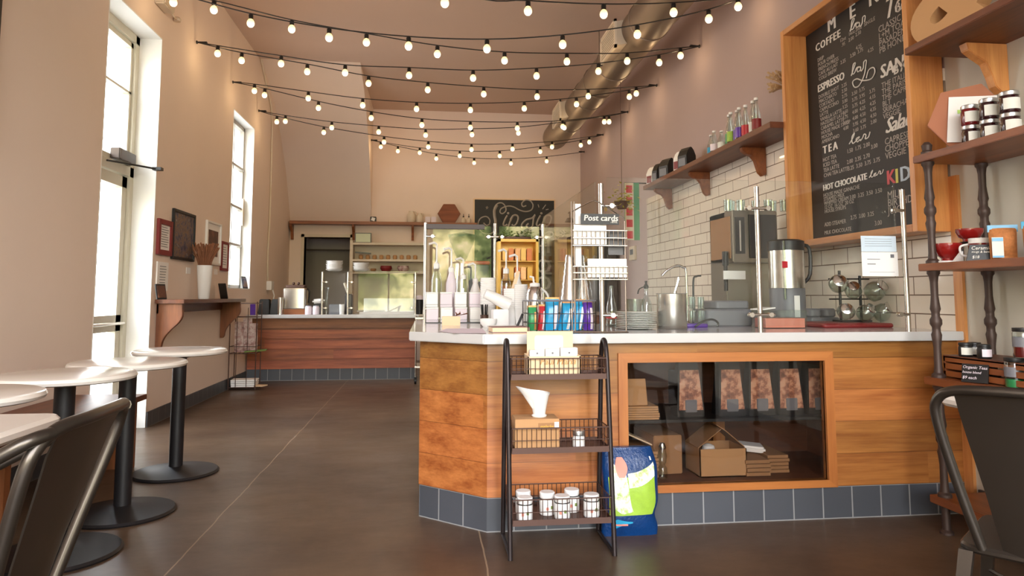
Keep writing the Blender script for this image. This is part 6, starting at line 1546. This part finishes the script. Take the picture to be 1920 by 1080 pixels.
# wide grey low machine with black hose
a, bb = at_y(1326, 600, 4.0).x, at_y(1412, 600, 4.0).x
t2 = thing('hose_appliance', 'wide grey bar appliance with a curved black hose, left of the middle glass post', 'appliance', ((a + bb) / 2, 4.1, Z))
MB().rbox(a, bb, 4.0, 4.25, Z, Z + .10, .02).rbox(a + .07, bb, 4.04, 4.25, Z + .1, Z + .15, .02).build('appliance_body', M['grey_plastic'], t2)
MB().tube([at_y(1303, 613, 3.8), at_y(1318, 603, 3.8), at_y(1335, 599, 3.8), at_y(1346, 605, 3.8), at_y(1345, 613, 3.8)], .006, 8, smooth=4).build('hose', M['black'], t2)
# drinks dispenser urn
Y = 4.15; x = at_y(1475, 520, Y).x; r = .105; zt_ = at_y(1475, 450, Y).z - Z
t2 = thing('coffee_urn', 'round steel coffee urn with black lid and grey base between the two right glass posts', 'coffee urn', (x, Y, Z))
MB().lathe([(r * .96, 0), (r, .01), (r, zt_ * .42), (r * .97, zt_ * .43)], (x, Y, Z), 36).build('urn_base', M['grey_plastic'], t2)
MB().lathe([(r * 1.01, zt_ * .43), (r * 1.01, zt_ * .87)], (x, Y, Z), 36).build('urn_body', M['steel'], t2)
MB().lathe([(r * 1.03, zt_ * .87), (r * 1.03, zt_ * .98), (r * .8, zt_), (.001, zt_)], (x, Y, Z), 36).build('lid', M['black'], t2)
MB().tube([(x + r, Y, Z + zt_ * .94), (x + r + .05, Y, Z + zt_ * .9), (x + r + .05, Y, Z + zt_ * .6), (x + r + .01, Y, Z + zt_ * .5)], .012, 8, smooth=3).build('handle', M['black'], t2)
MB().tube([(x - r * .6, Y - r * .9, Z + zt_ * .3), (x - r * .6, Y - r * .9, Z + zt_ * .98)], .009, 10).build('sight_glass', M['jarglass'], t2)
MB().cbox((x - r * .6, Y - r * .98, Z + zt_ * .7), (.035, .004, .04)).build('red_badge', M['redlid'], t2, smooth=False)
MB().cbox((x + .005, Y - r * 1.0, Z + zt_ * .22), (.035, .004, .13)).build('white_sticker', M['white_plastic'], t2, smooth=False)
# boxes in front of the urn
a, bb = at_y(1426, 600, 3.75).x, at_y(1505, 600, 3.75).x
t2 = thing('clear_bin', 'clear plastic bin of pinkish packets in front of the coffee urn', 'bin', ((a + bb) / 2, 3.8, Z))
MB().box(a, bb, 3.7, 3.85, Z, Z + .10).build('bin_body', M['jarglass'], t2, smooth=False, bevel=.004)
MB().box(a + .01, bb - .01, 3.71, 3.84, Z + .004, Z + .055).build('contents', M['salmon'], t2, smooth=False)
tag(MB().cbox((a + .03, 3.78, Z + .108), (.09, .1, .006), rz=.3, ry=-.1).build('paper_note', M['paper'], None, smooth=False), 'white paper lying on the clear plastic bin', 'paper')
# low trays
tag(MB().rbox(at_y(1512, 600, 3.9).x, at_y(1640, 600, 3.9).x, 3.72, 4.1, Z, Z + .025, .02).build('drip_tray', M['darkred'], None), 'low dark red tray under the glass carafes', 'tray')
t2 = thing('covered_appliance', 'flat grey appliance with two rounded covers left of the glass carafes', 'appliance', (at_y(1530, 590, 4.25).x, 4.25, Z))
q = at_y(1528, 590, 4.25); MB().rbox(q.x - .07, q.x + .13, 4.18, 4.4, Z, Z + .045, .02).rbox(q.x - .06, q.x + .02, 4.2, 4.3, Z + .045, Z + .10, .025).rbox(q.x + .04, q.x + .12, 4.2, 4.3, Z + .045, Z + .10, .025).build('appliance_body', M['grey_plastic'], t2)
# carafe tree: glass pots hanging on a black stand
Y = 3.92; xs_ = at_y(1600, 600, Y).x
t2 = thing('carafe_stand', 'black stand holding the round glass carafes', 'stand', (xs_, Y, Z + .026))
w = MB(); w.tube([(xs_ - .04, Y + .06, Z + .026), (xs_ - .04, Y + .06, Z + .33)], .008, 8).tube([(xs_ + .09, Y + .06, Z + .026), (xs_ + .09, Y + .06, Z + .3)], .008, 8)
w.box(xs_ - .07, xs_ + .12, Y + .0, Y + .1, Z + .026, Z + .036)
for zz in (.16, .28): w.tube([(xs_ - .11, Y + .06, Z + zz), (xs_ + .15, Y + .06, Z + zz)], .005, 6)
w.build('stand_frame', M['black'], t2)
for px, py, r, lab in ((1572, 532, .046, 'glass carafe lying at the upper left of the carafe stand'), (1600, 545, .040, 'glass carafe in the upper centre of the carafe stand'), (1640, 546, .050, 'glass carafe at the upper right of the carafe stand'), (1586, 584, .042, 'glass carafe facing the viewer, lower left of the carafe stand'), (1622, 587, .042, 'glass carafe in the lower centre of the carafe stand'), (1654, 586, .046, 'glass carafe at the lower right of the carafe stand')):
    q = at_y(px, py, Y - .02); r *= 1.2
    t3 = thing('glass_carafe', lab, 'carafe', (q.x, Y - .02, q.z), 0, 'glass carafes on the black stand')
    w = MB(); w.M = Matrix.Translation(q) @ Matrix.Rotation(math.radians(70 if px < 1590 else 55), 4, 'X') @ Matrix.Rotation(.3 if px > 1600 else -.4, 4, 'Y')
    w.lathe([(r * .5, -r * .85), (r * .85, -r * .6), (r, 0), (r * .85, r * .55), (r * .55, r * .9), (r * .6, r * 1.15), (r * .55, r * 1.15), (r * .5, r * .9), (r * .8, r * .5), (r * .95, 0), (r * .8, -r * .55), (.001, -r * .8)], (0, 0, 0), 24); mm = w.M.copy(); w.M = Matrix.Identity(4)
    w.build('carafe_bowl', M['jarglass'], t3)
    w = MB(); w.M = mm; w.lathe([(r * .62, r * .98), (r * .64, r * 1.0), (r * .64, r * 1.12), (r * .6, r * 1.14)], (0, 0, 0), 20); w.M = Matrix.Identity(4); w.build('collar', M['chrome'], t3)
# tall bottle and white container beyond the plates
x = at_y(1212, 580, 4.0).x
t2 = thing('siphon_bottle', 'grey glass siphon bottle behind the white plates', 'bottle', (x, 4.0, Z))
MB().lathe([(.03, 0), (.033, .01), (.033, .13), (.012, .18), (.012, .22)], (x, 4.0, Z), 18).build('bottle_body', M['bottleglass'], t2)
MB().lathe([(.012, .22), (.015, .235), (.006, .25), (.008, .265)], (x, 4.0, Z), 12).tube([(x, 4.0, Z + .235), (x - .04, 4.0, Z + .22), (x - .05, 4.0, Z + .19)], .004, 6, smooth=3).build('stopper', M['black'], t2)
x = at_y(1205, 580, 4.3).x
tag(MB().lathe([(.05, 0), (.055, .01), (.06, .16), (.055, .16), (.05, .02)], (x - .03, 4.35, Z), 20).build('plastic_tub', M['jarglass'], None), 'pale plastic tub behind the white plates', 'tub')
x = at_y(1146, 560, 4.15).x
t2 = thing('water_bottle', 'clear bottle with a red ring between the postcard rack and the plates', 'bottle', (x, 4.15, Z))
MB().lathe([(.03, 0), (.034, .01), (.032, .11), (.012, .19), (.011, .24)], (x, 4.15, Z), 18).build('bottle_body', M['bottleglass'], t2)
MB().lathe([(.034, .045), (.034, .06)], (x, 4.15, Z), 18, caps=False).build('red_ring', M['redlid'], t2)
# banner added as a glass reflection, and yellow plant high behind the glass
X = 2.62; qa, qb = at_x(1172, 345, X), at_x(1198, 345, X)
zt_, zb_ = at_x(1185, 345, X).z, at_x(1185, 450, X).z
t2 = thing('reflection_banner', 'narrow banner with red, cream and green panels, added to imitate a glass reflection', 'banner', (X, qa.y, zb_))
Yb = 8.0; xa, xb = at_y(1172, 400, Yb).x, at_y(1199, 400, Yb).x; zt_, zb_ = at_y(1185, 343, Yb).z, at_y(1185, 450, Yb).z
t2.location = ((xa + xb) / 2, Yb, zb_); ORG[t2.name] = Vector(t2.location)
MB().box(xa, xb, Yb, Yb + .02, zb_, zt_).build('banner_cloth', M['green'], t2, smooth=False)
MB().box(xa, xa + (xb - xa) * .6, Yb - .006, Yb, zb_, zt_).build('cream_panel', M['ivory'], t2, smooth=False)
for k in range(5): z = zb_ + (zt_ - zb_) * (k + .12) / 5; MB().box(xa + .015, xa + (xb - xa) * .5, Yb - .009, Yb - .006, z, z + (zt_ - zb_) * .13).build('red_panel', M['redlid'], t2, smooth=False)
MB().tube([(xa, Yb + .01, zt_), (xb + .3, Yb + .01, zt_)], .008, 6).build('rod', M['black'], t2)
Yp = 7.5; q = at_y(1166, 378, Yp)
t2 = thing('hanging_plant', 'yellow-green hanging plant left of the colourful reflection banner', 'plant', (q.x, Yp, q.z))
MB().lathe([(.05, -.06), (.09, .02), (.085, .02), (.04, -.05)], (q.x, Yp, q.z - .02), 14).tube([(q.x, Yp, q.z), (q.x, Yp, 3.47)], .003, 4).build('basket', M['rackrust'], t2)
w = MB()
for k in range(150):
    c1 = Vector((q.x + random.gauss(0, .08), Yp + random.gauss(0, .07), q.z + random.gauss(-.0, .07))); s_ = .026; a = random.uniform(0, 6.28)
    u = Vector((math.cos(a), math.sin(a) * .6, random.uniform(-.6, .6))) * s_; v_ = Vector((-math.sin(a) * .5, math.cos(a), random.uniform(-.5, .8))) * s_ * .5
    w.add([c1 - u, c1 + v_, c1 + u, c1 - v_], [(0, 1, 2, 3)])
g = w.build('leaves', plain('yellow_green_leaf', (178, 170, 52), .6, var=.35), t2, smooth=False); g['kind'] = 'stuff'

# ------------------------------------------------------------------ things on the far counter
Zf = FT; Yq = 9.72
def fx(px, Y=Yq): return at_y(px, 570, Y).x
for px0, px1, lab in ((483, 505, 'black square canister at the left end of the far counter'), (506, 524, 'second black canister on the far counter beside the first')):
    a, bb = fx(px0), fx(px1)
    t2 = thing('canister', lab, 'canister', ((a + bb) / 2, Yq, Zf), 0, 'black canisters on the far counter')
    w = MB(); w.loft([[(a, Yq, Zf), (bb, Yq, Zf), (bb, Yq + .16, Zf), (a, Yq + .16, Zf)], [(a + .02, Yq + .01, Zf + .20), (bb - .01, Yq + .01, Zf + .20), (bb - .01, Yq + .15, Zf + .20), (a + .02, Yq + .15, Zf + .20)]]).build('canister_body', M['black'], t2, smooth=False, bevel=.008)
x = fx(527); tag(MB().lathe([(.035, 0), (.035, .22), (.03, .225), (.001, .225)], (x, Yq - .05, Zf), 16).build('steel_cylinder', M['steel'], None), 'small steel cylinder between black canisters and the silver steamer', 'container')
a, bb = fx(529), fx(573)
t2 = thing('steamer', 'boxy silver steamer with dark top on the far counter', 'appliance', ((a + bb) / 2, Yq, Zf))
MB().rbox(a, bb, Yq, Yq + .28, Zf + .07, Zf + .35, .03).build('steamer_body', M['steel'], t2)
MB().box(a + .02, bb, Yq + .02, Yq + .26, Zf, Zf + .07).build('steamer_base', M['wood_x'], t2, smooth=False)
MB().rbox(a + .03, bb - .02, Yq + .04, Yq + .24, Zf + .35, Zf + .39, .02).sphere((a + .12, Yq + .12, Zf + .41), .02, 8, 6).sphere((bb - .12, Yq + .12, Zf + .41), .02, 8, 6).build('steamer_lid', M['rackrust'], t2)
MB().tube([(bb, Yq + .1, Zf + .34), (bb + .03, Yq + .1, Zf + .3), (bb + .02, Yq + .1, Zf + .15)], .012, 6, smooth=3).build('steamer_handle', M['black'], t2)
for px, lab in ((581, 'left grey patterned canister in front of the glass guard on the far counter'), (595, 'right grey patterned canister in front of the glass guard on the far counter')):
    x = fx(px); t2 = thing('small_canister', lab, 'canister', (x, Yq - .1, Zf), 0, 'grey canisters on the far counter')
    MB().lathe([(.04, 0), (.045, .01), (.045, .09), (.035, .11)], (x, Yq - .1, Zf), 18).build('canister_body', M['lilac'], t2); MB().lathe([(.036, .11), (.036, .12), (.001, .122)], (x, Yq - .1, Zf), 18).build('lid', M['grey_plastic'], t2)
tag(MB().cbox((fx(595), Yq + .12, Zf + .175), (.16, .1, .06), ry=-.1).build('towel_roll', M['white_plastic'], None, bevel=.02), 'white folded towel behind the grey patterned canisters', 'towel')
tag(MB().cbox((fx(595), Yq + .12, Zf + .07), (.12, .1, .14)).build('dark_box', M['black'], None, smooth=False, bevel=.01), 'dark box under the white folded towel on the far counter', 'box')
for px, n, sx in ((627, 6, 'left'), (677, 5, 'right')):
    x = at_y(px, 500, YK + .1).x
    for k in range(n):
        tag(MB().lathe([(.07, 0), (.10, .018), (.112, .028), (.105, .028), (.001, .008)], (x + random.uniform(-.004, .004), YK + .1, 1.413 + .022 * k), 28).build('bowl', M['white'], None), ORD(k, n) + ' white bowl of the %s stack on the far glass shelf' % sx, 'bowl', '%s stack of white bowls on the far glass shelf' % sx)
a, bb = at_y(682, 570, YK + .2).x, at_y(779, 570, YK + .2).x
t2 = thing('display_case', 'long low white display panel behind the far glass guard', 'display panel', ((a + bb) / 2, YK + .2, Zf))
MB().box(a, bb, YK + .2, YK + .5, Zf + .0, Zf + .21).build('panel', M['white_plastic'], t2, smooth=False, bevel=.004)
MB().box(a - .05, bb, YK + .12, YK + .2, Zf, Zf + .03).build('panel_foot', M['white_plastic'], t2, smooth=False, bevel=.003)
x = fx(612, YK + .35)
t2 = thing('filter_funnel', 'pale filter funnel behind the left far glass panel', 'filter', (x, YK + .35, Zf))
MB().lathe([(.05, 0), (.05, .06), (.02, .09), (.02, .3), (.045, .36)], (x, YK + .35, Zf), 14).build('filter_body', M['jarglass'], t2)
x = fx(641, YK + .3); tag(MB().lathe([(.03, 0), (.035, .13), (.03, .13), (.028, .01)], (x, YK + .3, Zf), 14).build('paper_cup', M['white'], None), 'white cup behind the left far glass panel', 'cup')
a = fx(615, YK + .3); tag(MB().box(fx(617, YK + .3), fx(636, YK + .3), YK + .3, YK + .42, Zf, Zf + .13).build('grey_box', M['grey_plastic'], None, smooth=False, bevel=.006), 'grey box behind the left far glass panel', 'box')
x = fx(650, YK + .4)
t2 = thing('bar_appliance', 'dark upright appliance with a pale handle behind the middle far glass post', 'appliance', (x, YK + .4, Zf))
MB().rbox(x - .02, x + .08, YK + .35, YK + .5, Zf, Zf + .27, .02).build('appliance_body', M['screen_dark'], t2); MB().tube([(x + .03, YK + .38, Zf + .25), (x - .03, YK + .36, Zf + .42)], .018, 8).build('pale_handle', M['ivory'], t2)
x = fx(787, YK + .3)
t2 = thing('lidded_cup', 'dark cup with pale lid at the right end of the far counter', 'cup', (x, YK + .1, Zf))
MB().lathe([(.04, 0), (.055, .19), (.05, .195), (.001, .195)], (x, YK + .1, Zf), 18).build('cup_body', M['black'], t2); MB().lathe([(.05, .196), (.05, .22), (.03, .25), (.001, .252)], (x, YK + .1, Zf), 18).build('lid', M['lilac'], t2)
# wheeled cart edge beside the far counter
x = at_y(779, 690, 8.9).x
t2 = thing('wheeled_cart', 'slim steel cart with black castors just behind the service counter corner', 'cart', (x + .2, 9, 0))
w = MB(); w.tube([(x, 8.95, .08), (x, 8.95, .84)], .012, 8).tube([(x + .4, 8.95, .08), (x + .4, 8.95, .84)], .012, 8).box(x - .01, x + .41, 8.93, 9.4, .80, .82).box(x - .01, x + .41, 8.93, 9.4, .2, .22)
w.build('cart_frame', M['steel'], t2)
for xx in (x, x + .4):
    w = MB(); w.M = Matrix.Translation((xx, 8.95, .042)) @ Matrix.Rotation(math.pi / 2, 4, 'Y'); w.lathe([(.02, -.014), (.042, -.012), (.042, .012), (.02, .014)], (0, 0, 0), 16); w.M = Matrix.Identity(4); w.box(xx - .02, xx + .02, 8.935, 8.965, .04, .09); w.build('castor', M['black'], t2)
